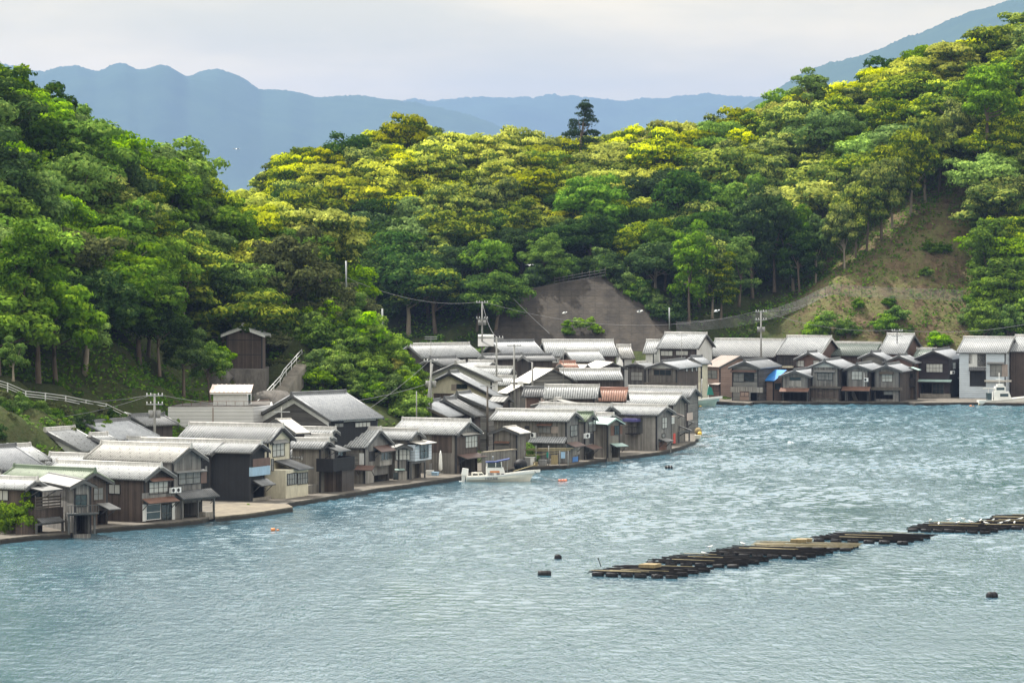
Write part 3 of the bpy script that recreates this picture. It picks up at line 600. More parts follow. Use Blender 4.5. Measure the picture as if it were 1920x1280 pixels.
for px, py, d, s in [(600, 690, 508, .9), (625, 660, 512, 1.), (650, 640, 516, 1.05), (640, 700, 508, .8), (585, 700, 506, .6), (520, 650, 514, .8), (505, 690, 508, .6), (530, 700, 509, .55)]:
    bush(px, py, d, s, 'mid' if px > 540 else 'vine', 'leafy bush beside the white stair rail below the knoll', 'bushes beside the stairs')
for px, py, d, s in [(1530, 625, 711, .9), (1550, 612, 712, 1.), (1590, 620, 711, .9), (1655, 610, 712, .9), (1680, 590, 714, .9), (1668, 560, 717, .6), (1760, 640, 709, .9), (1610, 560, 716, .5), (1745, 460, 729, .7), (1770, 455, 730, .5), (1500, 625, 709, .8), (1700, 620, 711, .6), (1735, 500, 724, .5), (1820, 590, 714, .9), (1830, 540, 718, .9), (1835, 480, 727, .8), (1838, 420, 735, .8)]:
    bush(px, py, d, s, 'fresh' if px in (1760, 1530) else 'mid', 'green bush growing '+('low' if py > 585 else 'high')+' on the '+('left' if px < 1640 else 'middle' if px < 1780 else 'right')+' part of the bare earth slope', 'bushes on the bare earth slope')
for i in range(10):
    a = at(1090+rnd.uniform(-32, 35), 607+rnd.uniform(-9, 14), 0 or 713.5); bush(960+a.x/a.y*F, 0, 713, .38, 'fresh', 'bright green climbing shrub spreading on the concrete retaining wall', 'shrubs on the concrete wall', fit=False).location = (a.x, wall_d(640)+1, a.z-1)
for i in range(46):
    px = rnd.choice([rnd.uniform(930, 1150), rnd.uniform(1150, 1262), rnd.uniform(770, 930), rnd.uniform(770, 930)]); py = float(np.interp(px, [p[0] for p in wall_top], [p[1] for p in wall_top]))-3 if px > 930 else rnd.uniform(560, 640)
    d = wall_d(py)+rnd.uniform(1.5, 3) if px > 930 else rnd.uniform(706, 709)
    bush(px, py, d, rnd.uniform(.7, 1.2), pick([('deep', 3), ('mid', 4)]), 'dark leafy bush at the forest edge '+('left of the concrete wall' if px < 860 else 'beside the left foot of the concrete wall' if px < 940 else 'over the left part of the concrete wall' if px < 1050 else 'over the top of the concrete wall' if px < 1150 else 'over the right part of the concrete wall'), 'bushes at the forest edge', fit=px < 930)
for i in range(54):
    px = rnd.uniform(-20, 250); d = np.interp(px, [0, 85, 240], [437, 444, 460])-rnd.uniform(3, 15); bush(px, 0, d, rnd.uniform(.32, .5), pick([('mid', 4), ('deep', 2), ('vine', 1)]), 'green bush on the bank below the '+('left end' if px < 60 else 'middle' if px < 140 else 'right end')+' of the white guard rail', 'bushes by the guard rail')
# undergrowth: one mass of leaf tufts on the hills
n = 75000; rs = np.random.RandomState(5); pxs = rs.uniform(380, 2000, n); d = rs.uniform(703, 790, n); half = n//3; pxs[:half] = rs.uniform(-60, 800, half); d[:half] = rs.uniform(425, 545, half)
x = (pxs-960)/F*d; z = tz(x, d); pyy = YH+(HC-z)/d*F
keep = (z > 2.2); bare = np.array([inbare(a, b_) for a, b_ in zip(pxs, pyy)]) & (d > 600); keep &= ~(bare & (rs.rand(n) > .5)); keep &= ~((pxs > 925) & (pxs < 1262) & (pyy > 510) & (d > 600)); 
x, d, z = x[keep], d[keep], z[keep]; k = len(x); rep = 3; Pn = np.repeat(np.stack([x, d, z], 1), rep, 0)+rs.normal(size=(k*rep, 3))*np.array([.3, .3, .15])+np.array([0, 0, .15])
nn = rs.normal(size=(k*rep, 3))*.6+np.array([0, -.2, 1]); nn /= np.linalg.norm(nn, axis=1)[:, None]
V_, Q_, c_ = leaves(Pn, nn, rs.uniform(.12, .34, k*rep), rs.rand(k*rep), (rs.rand(k*rep) < .2)*.5, 9)
tag(leafobj('undergrowth', V_, Q_, c_, MT['leaf_mid']), 'low green undergrowth covering the ground of the wooded hills', 'undergrowth', kind='stuff')
# ------------------------------------------------------------------ houses
def rot2(v, a): return (v[0]*math.cos(a)-v[1]*math.sin(a), v[0]*math.sin(a)+v[1]*math.cos(a))
def slab(mb, a, b, c, d, th=.06):   # sloping slab from 4 top corners (ccw seen from above)
    q = [Vector(k) for k in (a, b, c, d)]; n = (q[1]-q[0]).cross(q[3]-q[0]).normalized()
    if n.z < 0: n = -n
    mb.hexa([tuple(k-n*th) for k in q]+[tuple(k) for k in q])
def sheet(mb, p00, p01, p10, p11, pitch=.3, amp=.045, prof='tile'):
    """corrugated covering: p00-p01 along the ridge, p10-p11 along the eave"""
    p00, p01, p10, p11 = map(Vector, (p00, p01, p10, p11)); Lr = (p01-p00).length; S = (p10-p00).length
    n = (p01-p00).cross(p10-p00).normalized()
    if n.z < 0: n = -n
    cols = max(2, int(Lr/pitch*(4 if prof == 'tile' else 6)))
    base = len(mb.v)
    for i in range(cols+1):
        f = i/cols; u = f*Lr; ph = (u/pitch) % 1
        if prof == 'tile': h = amp*math.cos(2*math.pi*ph)
        elif prof == 'metal': h = amp if ph < .17 else 0
        else: h = 0
        a = p00.lerp(p01, f)+n*h; b = p10.lerp(p11, f)+n*h
        mb.v += [tuple(a), tuple(b), tuple(b-n*(h+.10))]
    for i in range(cols):
        k = base+i*3; u0, u1 = i/cols*Lr, (i+1)/cols*Lr
        mb.f.append((k, k+1, k+4, k+3)); mb.uv += [(u0, 0), (u0, S), (u1, S), (u1, 0)]; mb.sm.append(prof == 'tile')
        mb.f.append((k+1, k+2, k+5, k+4)); mb.uv += [(u0, S), (u0, S+.1), (u1, S+.1), (u1, S)]; mb.sm.append(False)
ROOF = {'silver': ('tile_silver', 'ridge_light', 'tile'), 'light': ('tile_light', 'ridge_light', 'tile'), 'cream': ('tile_cream', 'ridge_light', 'tile'), 'cool': ('tile_cool', 'ridge_dark', 'tile'), 'green': ('tile_green', 'ridge_green', 'tile'),
        'dgreen': ('tile_dgreen', 'ridge_light', 'tile'), 'red': ('tile_red', 'ridge_red', 'tile'), 'dark': ('tile_dark', 'ridge_dark', 'tile'), 'mid': ('tile_mid', 'ridge_dark', 'tile'), 'brown': ('metal_tan', 'metal_tan', 'metal'),
        'white': ('roof_white', 'roof_white', 'flat'), 'grey_metal': ('metal_grey', 'metal_grey', 'metal'), 'teal': ('metal_teal', 'metal_teal', 'flat'), 'pale': ('metal_pale', 'metal_pale', 'metal'), 'tbrown': ('tile_brown', 'ridge_dark', 'tile')}
class House: pass
def H(label, c, apex, corner, rx, by=None, d=None, g=.45, z0=None, roof='silver', wall='wood_grey', swall=None, gtop=None, barge='timber_grey', feats=(), name='boathouse', cat='boathouse', group=None, a=None, P_=.48, eo=.5, ov=.45, ridge=True, post='timber_dark', gth=0, maxL=14, gband=None):
    ax, ay = P(c, *apex); ex, ey = P(c, *corner); rxp = P(c, rx, 0)[0]
    sgn = 1 if ex > ax else -1
    eps = (ey-YH)/F; sx_ = min(.95, max(.12, (P_+eps)*abs(ex-ax)/max(1, ey-ay)))
    if a is not None: sx_ = a
    cy_ = math.sqrt(1-sx_*sx_); Yv = (sgn*cy_, sx_); Xv = (Yv[1], -Yv[0]); ns = sgn
    if by is not None:
        pb = P(c, 0, by)[1] if c else by; dc = dist(pb, g); z0 = g if z0 is None else z0
    dd = d if d is not None else dc
    for _ in range(4):
        xa = wx(ax, dd); q = (ex-960)/F; k = (q*dd-xa)/(Xv[0]-q*Xv[1])
        if d is None: dd = dc-k*Xv[1]
        else: break
    if z0 is None: z0 = .45
    w = 2*abs(k); ze = HC-(ey-YH)/F*(dd+k*Xv[1]); zr = wz(ay, dd)-(.28 if (ROOF[roof][2] == 'tile' and ridge) else .05); q = (rxp-960)/F; Ln = (q*dd-xa)/(Yv[0]-q*Yv[1])
    Ln = min(max(Ln, 2.2), maxL)
    h = House(); h.c = c; hw = w/2; slope = (zr-ze)/hw; Hr = zr-z0; He = ze-z0
    h.O = Vector((xa, dd, z0)); h.X = Vector((*Xv, 0)); h.Y = Vector((*Yv, 0)); h.ns = ns
    h.wx = hw-eo; h.y0 = ov; h.y1 = Ln-ov; h.hw = hw; h.L = Ln; h.slope = slope
    h.wt = He+eo*slope                      # wall top at the side walls
    root = empty(name, h.O, math.atan2(Xv[1], Xv[0]), label, cat, group); h.root = root
    h.swall = swall or wall
    rt, rc, prof = ROOF[roof]
    # roof
    q = MB()
    for s in (-1, 1):
        sheet(q, (0, 0, Hr), (0, Ln, Hr), (s*hw, 0, He), (s*hw, Ln, He), pitch=.3 if prof == 'tile' else .5, amp=.06 if prof == 'tile' else .05, prof=prof)
        if s < 0: pass
    ro = q.build('roof', MT[rt], root)
    q = MB()
    for s in (-1, 1): slab(q, (s*.0, .03, Hr-.09), (s*hw*.985, .03, He-.09), (s*hw*.985, Ln-.03, He-.09), (0, Ln-.03, Hr-.09), .07)
    q.build('eaves', MT['timber_grey'], ro)
    for y_ in (0, Ln):
        q = MB()
        for s in (-1, 1):
            o_ = -.06 if y_ == 0 else .06
            a_, b_ = Vector((0, y_+o_*.3, Hr-.02)), Vector((s*(hw+.02), y_+o_*.3, He-.02)); 
            t_ = .33 if prof != 'flat' else .18
            q.hexa([tuple(v) for v in (a_+Vector((0, -.03, -t_)), b_+Vector((0, -.03, -t_*.8)), b_+Vector((0, .03, -t_*.8)), a_+Vector((0, .03, -t_)), a_+Vector((0, -.03, 0)), b_+Vector((0, -.03, 0)), b_+Vector((0, .03, 0)), a_+Vector((0, .03, 0)))])
        q.build('barge_board', MT[barge], root)
    if prof == 'tile':
        for y_ in (.07, Ln-.07):
            q = MB()
            for s in (-1, 1): q.tube([(s*.0, y_, Hr+.05), (s*hw, y_, He+.05)], .085, 6)
            q.build('verge_tiles', MT[rt], ro)
    if ridge:
        q = MB()
        if prof == 'tile':
            q.hexa([(-.17, .05, Hr-.12), (.17, .05, Hr-.12), (.17, Ln-.05, Hr-.12), (-.17, Ln-.05, Hr-.12), (-.10, .05, Hr+.2), (.10, .05, Hr+.2), (.10, Ln-.05, Hr+.2), (-.10, Ln-.05, Hr+.2)])
            q.tube([(0, -.02, Hr+.24), (0, Ln+.02, Hr+.24)], .10, 7)
            for y_ in (-.06, Ln-.06): q.hexa([(-.26, y_, Hr-.16), (.26, y_, Hr-.16), (.26, y_+.12, Hr-.16), (-.26, y_+.12, Hr-.16), (-.10, y_, Hr+.40), (.10, y_, Hr+.40), (.10, y_+.12, Hr+.40), (-.10, y_+.12, Hr+.40)])
        else: q.box(-.12, 0, Hr-.03, .12, Ln, Hr+.07)
        q.build('ridge', MT[rc], ro)
    # walls ------------------------------------------------------------
    W_ = h.wx; y0, y1 = h.y0, h.y1; wt = h.wt
    holes = []
    for f in feats:
        if f[0] == 'hole' and f[1] == 'g':
            u0, u1, zz0, zz1 = facerect(h, 'g', f[2:6]); holes.append((max(u0, -W_+.18), min(u1, W_-.18), max(zz0, 0), min(zz1, wt-.1)))
    q = MB()
    def wallcells(y, holes, flip=False):
        us = sorted(set([-W_, W_]+[v for k in holes for v in k[:2]])); zs_ = sorted(set([-.6, wt]+[v for k in holes for v in k[2:]]))
        for i in range(len(us)-1):
            for j in range(len(zs_)-1):
                um, zm = (us[i]+us[i+1])/2, (zs_[j]+zs_[j+1])/2
                if any(k[0] < um < k[1] and k[2] < zm < k[3] for k in holes): continue
                q.box(us[i], y, zs_[j], us[i+1], y+.12, zs_[j+1])
        top = wt+W_*slope-.10
        q.face([(-W_, y, wt), (W_, y, wt), (0, y, top)]); q.face([(W_, y+.12, wt), (-W_, y+.12, wt), (0, y+.12, top)])
    wallcells(y0, holes); q.build('gable_wall', MT[wall], root); q = MB(); wallcells(y1-.12, []); q.build('gable_wall', MT[wall], root)
    for s in (-1, 1): q = MB(); q.box(s*W_, y0+.12, -.6, s*(W_-.12), y1-.12, wt); q.build('side_wall', MT[h.swall], root)
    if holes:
        q = MB(); q.box(-W_+.13, y0+.13, .02, W_-.13, y1-.13, .06); q.build('bay_floor', MT['painted_dark_interior'], root)
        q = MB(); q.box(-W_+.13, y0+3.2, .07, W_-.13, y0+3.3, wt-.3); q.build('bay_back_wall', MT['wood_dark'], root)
    if gtop:
        zt = wt-.05; q = MB(); k_ = .93
        if gth: zt = gth
        ww = (W_*slope+wt-zt-.12)/slope*.97; q.face([(-ww, y0-.03, zt), (ww, y0-.03, zt), (0, y0-.03, zt+ww*slope)]); q.box(-ww, y0-.06, zt-.08, ww, y0-.003, zt)
        q.build('gable_panel', MT[gtop], root)
    if gband:
        q = MB(); zt_ = wt+W_*slope-.3
        for s in (-1, 1): q.hexa([(0, y0-.05, zt_-.62), (s*W_*.98, y0-.05, zt_-.62-W_*.98*slope), (s*W_*.98, y0-.003, zt_-.62-W_*.98*slope), (0, y0-.003, zt_-.62), (0, y0-.05, zt_), (s*W_*.98, y0-.05, zt_-W_*.98*slope), (s*W_*.98, y0-.003, zt_-W_*.98*slope), (0, y0-.003, zt_)])
        q.build('gable_band', MT[gband], root)
    if post:
        for s in (-1, 1): q = MB(); q.box(s*(W_+.02), y0-.03, 0, s*(W_-.14), y0-.004, wt); q.box(s*(W_+.03), y0-.03, 0, s*(W_+.003), y0+.14, wt); q.build('corner_post', MT[post], root)
    for f in feats: feature(h, f)
    return h
def planehit(h, face, off, px, py):
    """where the line of sight of a photo pixel meets a face of the house, in house coordinates"""
    r = Vector(((px-960)/F, 1, -(py-YH)/F)); o = Vector((0, 0, HC))
    if face == 'g': n, pt = h.Y, h.O+h.Y*(h.y0-off)
    else: n, pt = h.X, h.O+h.X*(h.ns*(h.wx+off))
    t_ = (pt-o).dot(n)/r.dot(n); q = o+r*t_-h.O
    return q.dot(h.Y) if face == 's' else q.dot(h.X), q.z
def facerect(h, face, rc, off=0):
    f, o2 = face[0], float(face[1:] or 0); off += o2
    x0, y0 = P(h.c, rc[0], rc[1]); x1, y1 = P(h.c, rc[2], rc[3])
    ua, _ = planehit(h, f, off, x0, (y0+y1)/2); ub, _ = planehit(h, f, off, x1, (y0+y1)/2); _, za = planehit(h, f, off, (x0+x1)/2, y0); _, zb = planehit(h, f, off, (x0+x1)/2, y1)
    return min(ua, ub), max(ua, ub), min(za, zb), max(za, zb)
def L2(h, face, u, off, z):
    f, o2 = face[0], float(face[1:] or 0); off += o2
    return (u, h.y0-off, z) if f == 'g' else (h.ns*(h.wx+off), u, z)
def fbox(q, h, face, u0, u1, o0, o1, z0, z1):
    a = L2(h, face, u0, o0, z0); b = L2(h, face, u1, o1, z1); q.box(*a, *b)
def feature(h, f):
    k, face = f[0], f[1]; root = h.root
    if k == 'win':                      # window with frame, bars and panes
        u0, u1, z0, z1 = facerect(h, face, f[2:6]); pane = f[6] if len(f) > 6 else 'curtain'; fr = f[7] if len(f) > 7 else 'timber_dark'; nb = f[8] if len(f) > 8 else max(1, int((u1-u0)/.55))
        q = MB(); t_ = .055
        fbox(q, h, face, u0-t_, u1+t_, .0, .09, z0-t_, z0); fbox(q, h, face, u0-t_, u1+t_, .0, .07, z1, z1+t_); fbox(q, h, face, u0-t_, u0, .0, .068, z0, z1); fbox(q, h, face, u1, u1+t_, .0, .068, z0, z1)
        for i in range(1, nb): fbox(q, h, face, u0+(u1-u0)*i/nb-.022, u0+(u1-u0)*i/nb+.022, .03, .064, z0, z1)
        if z1-z0 > .9: fbox(q, h, face, u0, u1, .031, .061, z0+(z1-z0)*.48, z0+(z1-z0)*.48+.04)
        w_ = q.build('window', MT[fr], root); q = MB(); fbox(q, h, face, u0, u1, .004, .03, z0, z1); q.build('pane', MT[pane], w_)
    elif k == 'pan':                    # panel / door / shutter in another material, or a shaded opening painted flat
        u0, u1, z0, z1 = facerect(h, face, f[2:6]); q = MB(); fbox(q, h, face, u0, u1, .003, .035+(f[8] if len(f) > 8 else 0), max(z0, .0), z1); q.build(f[7] if len(f) > 7 else 'panel_or_opening', MT[f[6]], root)
    elif k == 'pent':                   # small lean-to roof: (x0,ytop,x1,ybottom, depth, material)
        dep = f[6]; mt = f[7]; x0, yt, x1, yb = f[2:6]
        u0, u1, _, z1 = facerect(h, face, (x0, yt, x1, yt+1)); v0, v1, z0, _ = facerect(h, face, (x0, yb-1, x1, yb), dep)
        od = -h.Y if face[0] == 'g' else h.X*h.ns; al = h.X if face[0] == 'g' else h.Y
        if od.x*al.x > 0: u1 = max(v1, u0+.6)      # the outer edge lies further to the right in view
        else: u0 = min(v0, u1-.6)
        if z0 > z1-.05: z0 = z1-.12*dep-.05
        q = MB(); rt, _, prof = ROOF.get(mt, (mt, mt, 'flat'))
        a, b = L2(h, face, u0, 0, z1), L2(h, face, u1, 0, z1); c, d = L2(h, face, u0, dep, z0), L2(h, face, u1, dep, z0)
        sheet(q, a, b, c, d, pitch=.28 if prof == 'tile' else .4, amp=.035 if prof != 'flat' else 0, prof=prof)
        pr = q.build('pent_roof', MT[rt], root)
        q = MB(); dn = Vector((0, 0, -.06)); slab(q, Vector(a)+dn, Vector(c)+dn, Vector(d)+dn, Vector(b)+dn, .05)
        if dep > .7:
            for u_ in (u0+.15, u1-.15):
                q.tube([L2(h, face, u_, .03, z0-.75*min(1, dep)), L2(h, face, u_, dep*.8, z0+.0)], .045, 4)
        q.build('bracket', MT['timber_grey'], pr)
    elif k == 'box':                    # projecting box: (x0,y0,x1,y1, depth, material[, name])
        dep = f[6]; u0, u1, z0, z1 = facerect(h, face, f[2:6], dep); q = MB(); z0 = max(z0, -.5)
        nm_ = f[8] if len(f) > 8 else 'bay'
        fbox(q, h, face, u0, u1, .002, dep, z0, z1); q.build(nm_, MT[f[7]], root)
    elif k == 'frame':                  # open projecting porch: posts, beam (x0,y0,x1,y1, depth, material, nposts)
        dep = f[6]; u0, u1, z0, z1 = facerect(h, face, f[2:6], dep); n = f[8] if len(f) > 8 else 3; z0 = max(z0, -.5)
        for i in range(n):
            u_ = u0+(u1-u0-.16)*i/(n-1); q = MB(); fbox(q, h, face, u_, u_+.16, dep-.16, dep, z0, z1-.16); q.build('post', MT[f[7]], root)
        q = MB(); fbox(q, h, face, u0, u1, dep-.17, dep+.01, z1-.16, z1); q.build('beam', MT[f[7]], root)
    elif k == 'balc':                   # balcony (x0,y0,x1,y1, depth, material[, closed])
        dep = f[6]; mt = f[7]; closed = len(f) > 8 and f[8]; u0, u1, z0, z1 = facerect(h, face, f[2:6], dep)
        q = MB(); fbox(q, h, face, u0, u1, .002, dep, z0-.12, z0); fl_ = q.build('balcony', MT[mt], root)
        q = MB()
        if closed:
            fbox(q, h, face, u0, u1, dep-.04, dep+.01, z0, z1)
            for u_ in (u0, u1-.05): fbox(q, h, face, u_, u_+.05, .003, dep-.041, z0, z1)
        else:
            n = max(3, int((u1-u0)/.22))
            for i in range(n+1):
                u_ = u0+(u1-u0-.05)*i/n; fbox(q, h, face, u_, u_+.05, dep-.05, dep, z0, z1-.06)
            fbox(q, h, face, u0-.03, u1+.03, dep-.07, dep+.02, z1-.06, z1)
            for u_ in (u0-.03, u1-.03): fbox(q, h, face, u_, u_+.06, .003, dep-.071, z1-.06, z1)
        q.build('railing', MT[mt], fl_)
    elif k == 'rails':                  # horizontal slatted balcony front
        dep = f[6]; mt = f[7]; u0, u1, z0, z1 = facerect(h, face, f[2:6], dep); q = MB(); fbox(q, h, face, u0, u1, .002, dep, z0-.12, z0); fl_ = q.build('balcony', MT[mt], root); q = MB()
        n = 4
        for i in range(n): zz = z0+(z1-z0)*(i+.2)/n; fbox(q, h, face, u0, u1, dep-.04, dep, zz, zz+(z1-z0)/n*.55)
        for u_ in (u0, (u0+u1)/2, u1-.08): fbox(q, h, face, u_, u_+.08, dep-.08, dep-.041, z0, z1+.1)
        q.build('railing', MT[mt], fl_)
    elif k == 'post':
        u0, u1, z0, z1 = facerect(h, face, f[2:6]); q = MB(); fbox(q, h, face, u0, u1, .036, .12, max(z0, 0), z1); q.build('post', MT[f[6]], root)
    elif k == 'flat':                   # flat roof slab out from the face at the given rows
        dep = f[6]; u0, u1, z0, z1 = facerect(h, face, f[2:6], dep); q = MB(); fbox(q, h, face, u0, u1, .002, dep, z0, z1); q.build('canopy', MT[f[7]], root)
def world(h, face, u, off, z):
    p = Vector(L2(h, face, u, off, z)); return h.O+h.X*p.x+h.Y*p.y+Vector((0, 0, p.z))
acp = [None]
def ac(h, face, x0, y0, x1, y1, label, group='air conditioners on the house walls'):
    u0, u1, z0, z1 = facerect(h, face, (x0, y0, x1, y1), .4)
    if acp[0] is None:
        r = empty('air_conditioner', (0, 0, 0)); q = MB(); q.box(-.4, -.15, 0, .4, .15, .6); q.build('casing', MT['white_paint'], r)
        q = MB(); q.tube([(-.1, -.151, .3), (-.1, -.175, .3)], .22, 12); q.build('fan_grille', MT['timber_dark'], r)
        q = MB(); q.box(-.35, -.1, -.06, -.29, .25, -.005); q.box(.29, -.1, -.06, .35, .25, -.005); q.build('bracket', MT['steel'], r); acp[0] = r; o = r
    else: o = copy_tree(acp[0])
    p = world(h, face, (u0+u1)/2, .33, z0); o.location = p
    out_ = -h.Y if face[0] == 'g' else h.X*h.ns; o.rotation_euler = (0, 0, math.atan2(out_.y, out_.x)+math.pi/2)
    s_ = (u1-u0)/.8; o.scale = (s_, 1, (z1-z0)/.6); tag(o, label, 'air conditioner', group)
# ------------------------------------------------------------------ the village (coordinates read off the photograph)
GW = 'boathouses along the near shore'
# --- near shore, left to right
h = H('brown boathouse with pale tiled roof at the left frame edge behind the shore shrub', 1, (300, 742), (205, 838), -260, by=1195, roof='light', wall='wood_brown', group=GW, feats=[
    ('box', 'g', 285, 990, 505, 1100, 1.2, 'wood_brown'), ('rails', 'g1.2', 285, 890, 490, 985, .1, 'timber'), ('box', 'g', 190, 1100, 300, 1200, 1.0, 'wood_brown'),
    ('pent', 'g', 205, 805, 505, 850, 1.9, 'metal_grey'), ('pent', 'g1.2', 285, 1062, 520, 1105, .7, 'mid'), ('frame', 'g', 292, 1105, 510, 1205, 1.8, 'timber_grey', 2),
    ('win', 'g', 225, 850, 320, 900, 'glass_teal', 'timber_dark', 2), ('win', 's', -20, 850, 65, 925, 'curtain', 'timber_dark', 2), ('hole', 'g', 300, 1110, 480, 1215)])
h = H('boathouse with moss-green tiled roof beside the small grey metal gable', 1, (760, 674), (603, 806), 115, by=1140, roof='green', wall='wood_brown', group=GW, feats=[
    ('win', 'g', 750, 830, 822, 922, 'curtain_dim', 'timber', 2), ('pent', 'g', 775, 945, 968, 1000, 1.6, 'metal_grey'), ('hole', 'g', 780, 1010, 860, 1140)])
h = H('narrow grey boathouse with flat metal gable roof and barred balcony over its boat bay', 1, (672, 758), (563, 822), 395, by=1195, z0=.35, roof='grey_metal', wall='wood_grey', group=GW, feats=[
    ('hole', 'g', 572, 1040, 742, 1215), ('win', 'g', 600, 885, 692, 975, 'glass_teal', 'timber_dark', 2), ('balc', 'g', 550, 965, 792, 1030, .9, 'timber_grey'),
    ('frame', 'g', 545, 1035, 765, 1200, .5, 'timber_grey', 2), ('pan', 's', 480, 835, 536, 1185, 'wood_grey')])
h = H('dark brown boathouse with pale tiled roof and two air conditioners beside its upper window', 1, (1290, 632), (1163, 762), 455, by=1108, roof='light', wall='wood_dark', swall='wood_brown', group=GW, feats=[
    ('pent', 'g', 1185, 745, 1395, 772, .5, 'rust'), ('win', 'g', 1192, 780, 1340, 872, 'curtain', 'timber_dark', 4), ('pan', 'g', 1135, 860, 1400, 912, 'wood_grey'), ('pent', 'g', 1133, 900, 1442, 945, .9, 'rust'),
    ('win', 'g', 1168, 962, 1280, 1078, 'glass_teal', 'white_paint', 1), ('win', 'g', 1292, 962, 1370, 1090, 'glass_dark', 'timber_grey', 2), ('pan', 'g', 1140, 960, 1165, 1095, 'white_plaster'), ('pan', 'g', 1375, 950, 1398, 1095, 'white_plaster'),
    ('win', 's', 875, 803, 960, 873, 'curtain', 'timber_dark', 2)])
ac(h, 'g', 1368, 826, 1405, 868, 'left one of the air conditioner pair on the dark brown boathouse'); ac(h, 'g', 1408, 824, 1445, 866, 'right one of the air conditioner pair on the dark brown boathouse')
h = H('tall boathouse with beige tiled roof and weathered grey plank gable above an open porch', 1, (1530, 476), (1388, 622), 812, by=1082, roof='cream', wall='wood_grey', group=GW, P_=.5, feats=[
    ('pent', 'g', 1385, 685, 1660, 700, .5, 'metal_grey'), ('pan', 'g', 1640, 655, 1655, 690, 'wood_grey'), ('win', 'g', 1428, 705, 1600, 795, 'curtain_dim', 'timber_dark', 3), ('pan', 'g', 1605, 700, 1652, 790, 'metal_brown'),
    ('hole', 'g', 1470, 945, 1640, 1080), ('pent', 'g', 1388, 840, 1762, 908, 1.1, 'dark'), ('frame', 'g', 1455, 912, 1720, 1082, .9, 'timber_grey', 3), ('box', 'g', 1645, 1020, 1716, 1080, .8, 'concrete')])
h = H('black-boarded boathouse with grey tiled roof and a blue panelled upper balcony', 2, (810, 620), (735, 718), -240, by=1112, roof='silver', wall='wood_black', group=GW, barge='timber_dark', feats=[
    ('pan', 'g', 742, 762, 880, 832, 'metal_brown'), ('balc', 'g', 738, 828, 882, 890, .35, 'blue_pale', True), ('pent', 'g', 735, 925, 930, 980, 1.1, 'mid'), ('hole', 'g', 748, 985, 880, 1075),
    ('pan', 'g', 742, 1072, 885, 1108, 'concrete'), ('win', 'g', 888, 770, 905, 860, 'curtain_dim')])
h = H('cream plastered house with silver tiled roof standing behind the black boathouse', 2, (985, 488), (880, 636), 235, d=439, roof='silver', wall='cream', group=GW, barge='timber_dark', maxL=16, feats=[
    ('pent', 'g', 885, 612, 1038, 642, .4, 'metal_grey'), ('win', 'g', 900, 650, 992, 745, 'curtain', 'timber_dark', 3), ('box', 'g', 1005, 848, 1185, 1075, 2.2, 'cream'), ('pent', 'g', 912, 762, 1230, 860, 2.8, 'dark'),
    ('win', 'g2.2', 1100, 880, 1178, 965, 'curtain_dim'), ('win', 'g2.2', 1016, 885, 1092, 970, 'curtain_dim'), ('pan', 's', 905, 960, 960, 1080, 'painted_dark_interior')])
h = H('small boathouse with arched white-edged gable and a brown lean-to roof by the water', 2, (1207, 648), (1133, 756), 1060, d=448, roof='silver', wall='wood_dark', group=GW, barge='white_plaster', feats=[
    ('pent', 'g', 1140, 742, 1330, 780, .9, 'metal_grey'), ('win', 'g', 1205, 788, 1278, 860, 'curtain', 'timber_grey', 3), ('box', 'g', 1185, 965, 1395, 1055, 2.2, 'wood_warm'), ('pent', 'g', 1188, 888, 1428, 968, 2.8, 'tbrown'), ('pan', 'g2.2', 1285, 975, 1362, 1050, 'painted_dark_interior')])
ac(h, 'g', 1298, 842, 1330, 882, 'air conditioner standing above the brown lean-to roof')
h = H('boathouse with dark hipped canopy and a closed black balcony', 2, (1352, 602), (1300, 684), 1065, by=1040, roof='silver', wall='wood_warm', group=GW, barge='timber_dark', feats=[
    ('pent', 'g', 1315, 655, 1528, 710, 1.6, 'mid'), ('win', 'g', 1420, 705, 1460, 765, 'glass_teal', 'timber_dark'), ('box', 'g', 1385, 850, 1460, 1030, 1.0, 'wood_brown'), ('box', 'g', 1456, 850, 1552, 1030, 1.7, 'wood_dark'), ('balc', 'g', 1385, 755, 1557, 850, 1.9, 'metal_black', True),
    ('win', 'g', 1310, 780, 1375, 850, 'curtain_dim', 'timber_grey', 2)])
h = H('wide boathouse with bright mottled tiled roof and a weathered bay window over the quay', 3, (315, 768), (203, 932), -62, by=1225, roof='light', wall='wood_grey', swall='wood_warm', group=GW, feats=[
    ('pan', 's', 145, 978, 182, 1070, 'white_plaster'), ('pan', 's', 30, 980, 135, 1070, 'slat_grey'), ('pent', 's', 105, 1075, 270, 1112, .8, 'metal_brown'), ('pent', 'g', 255, 912, 440, 965, 1.0, 'metal_brown'), ('box', 'g', 308, 965, 405, 1075, .6, 'wood_pale'), ('win', 'g.6', 315, 975, 400, 1030, 'glass_dark', 'wood_pale', 3),
    ('pan', 'g', 222, 960, 292, 1040, 'timber_dark'), ('hole', 'g', 262, 1150, 375, 1225), ('pan', 'g', 205, 1110, 255, 1225, 'wood_pale')])
h = H('boathouse with four-pane curtained window and wide pale sheet canopy over a dark bay', 3, (617, 780), (556, 868), 322, by=1188, roof='silver', wall='wood_warm', group=GW, feats=[
    ('pent', 'g', 530, 872, 765, 905, 1.6, 'metal_pale'), ('box', 'g', 590, 905, 722, 1035, .9, 'siding_blue'), ('win', 'g.9', 628, 905, 692, 1015, 'glass_teal', 'timber_dark', 2), ('hole', 'g', 585, 1060, 668, 1185), ('frame', 'g', 560, 1045, 675, 1185, .9, 'timber_grey', 2)])
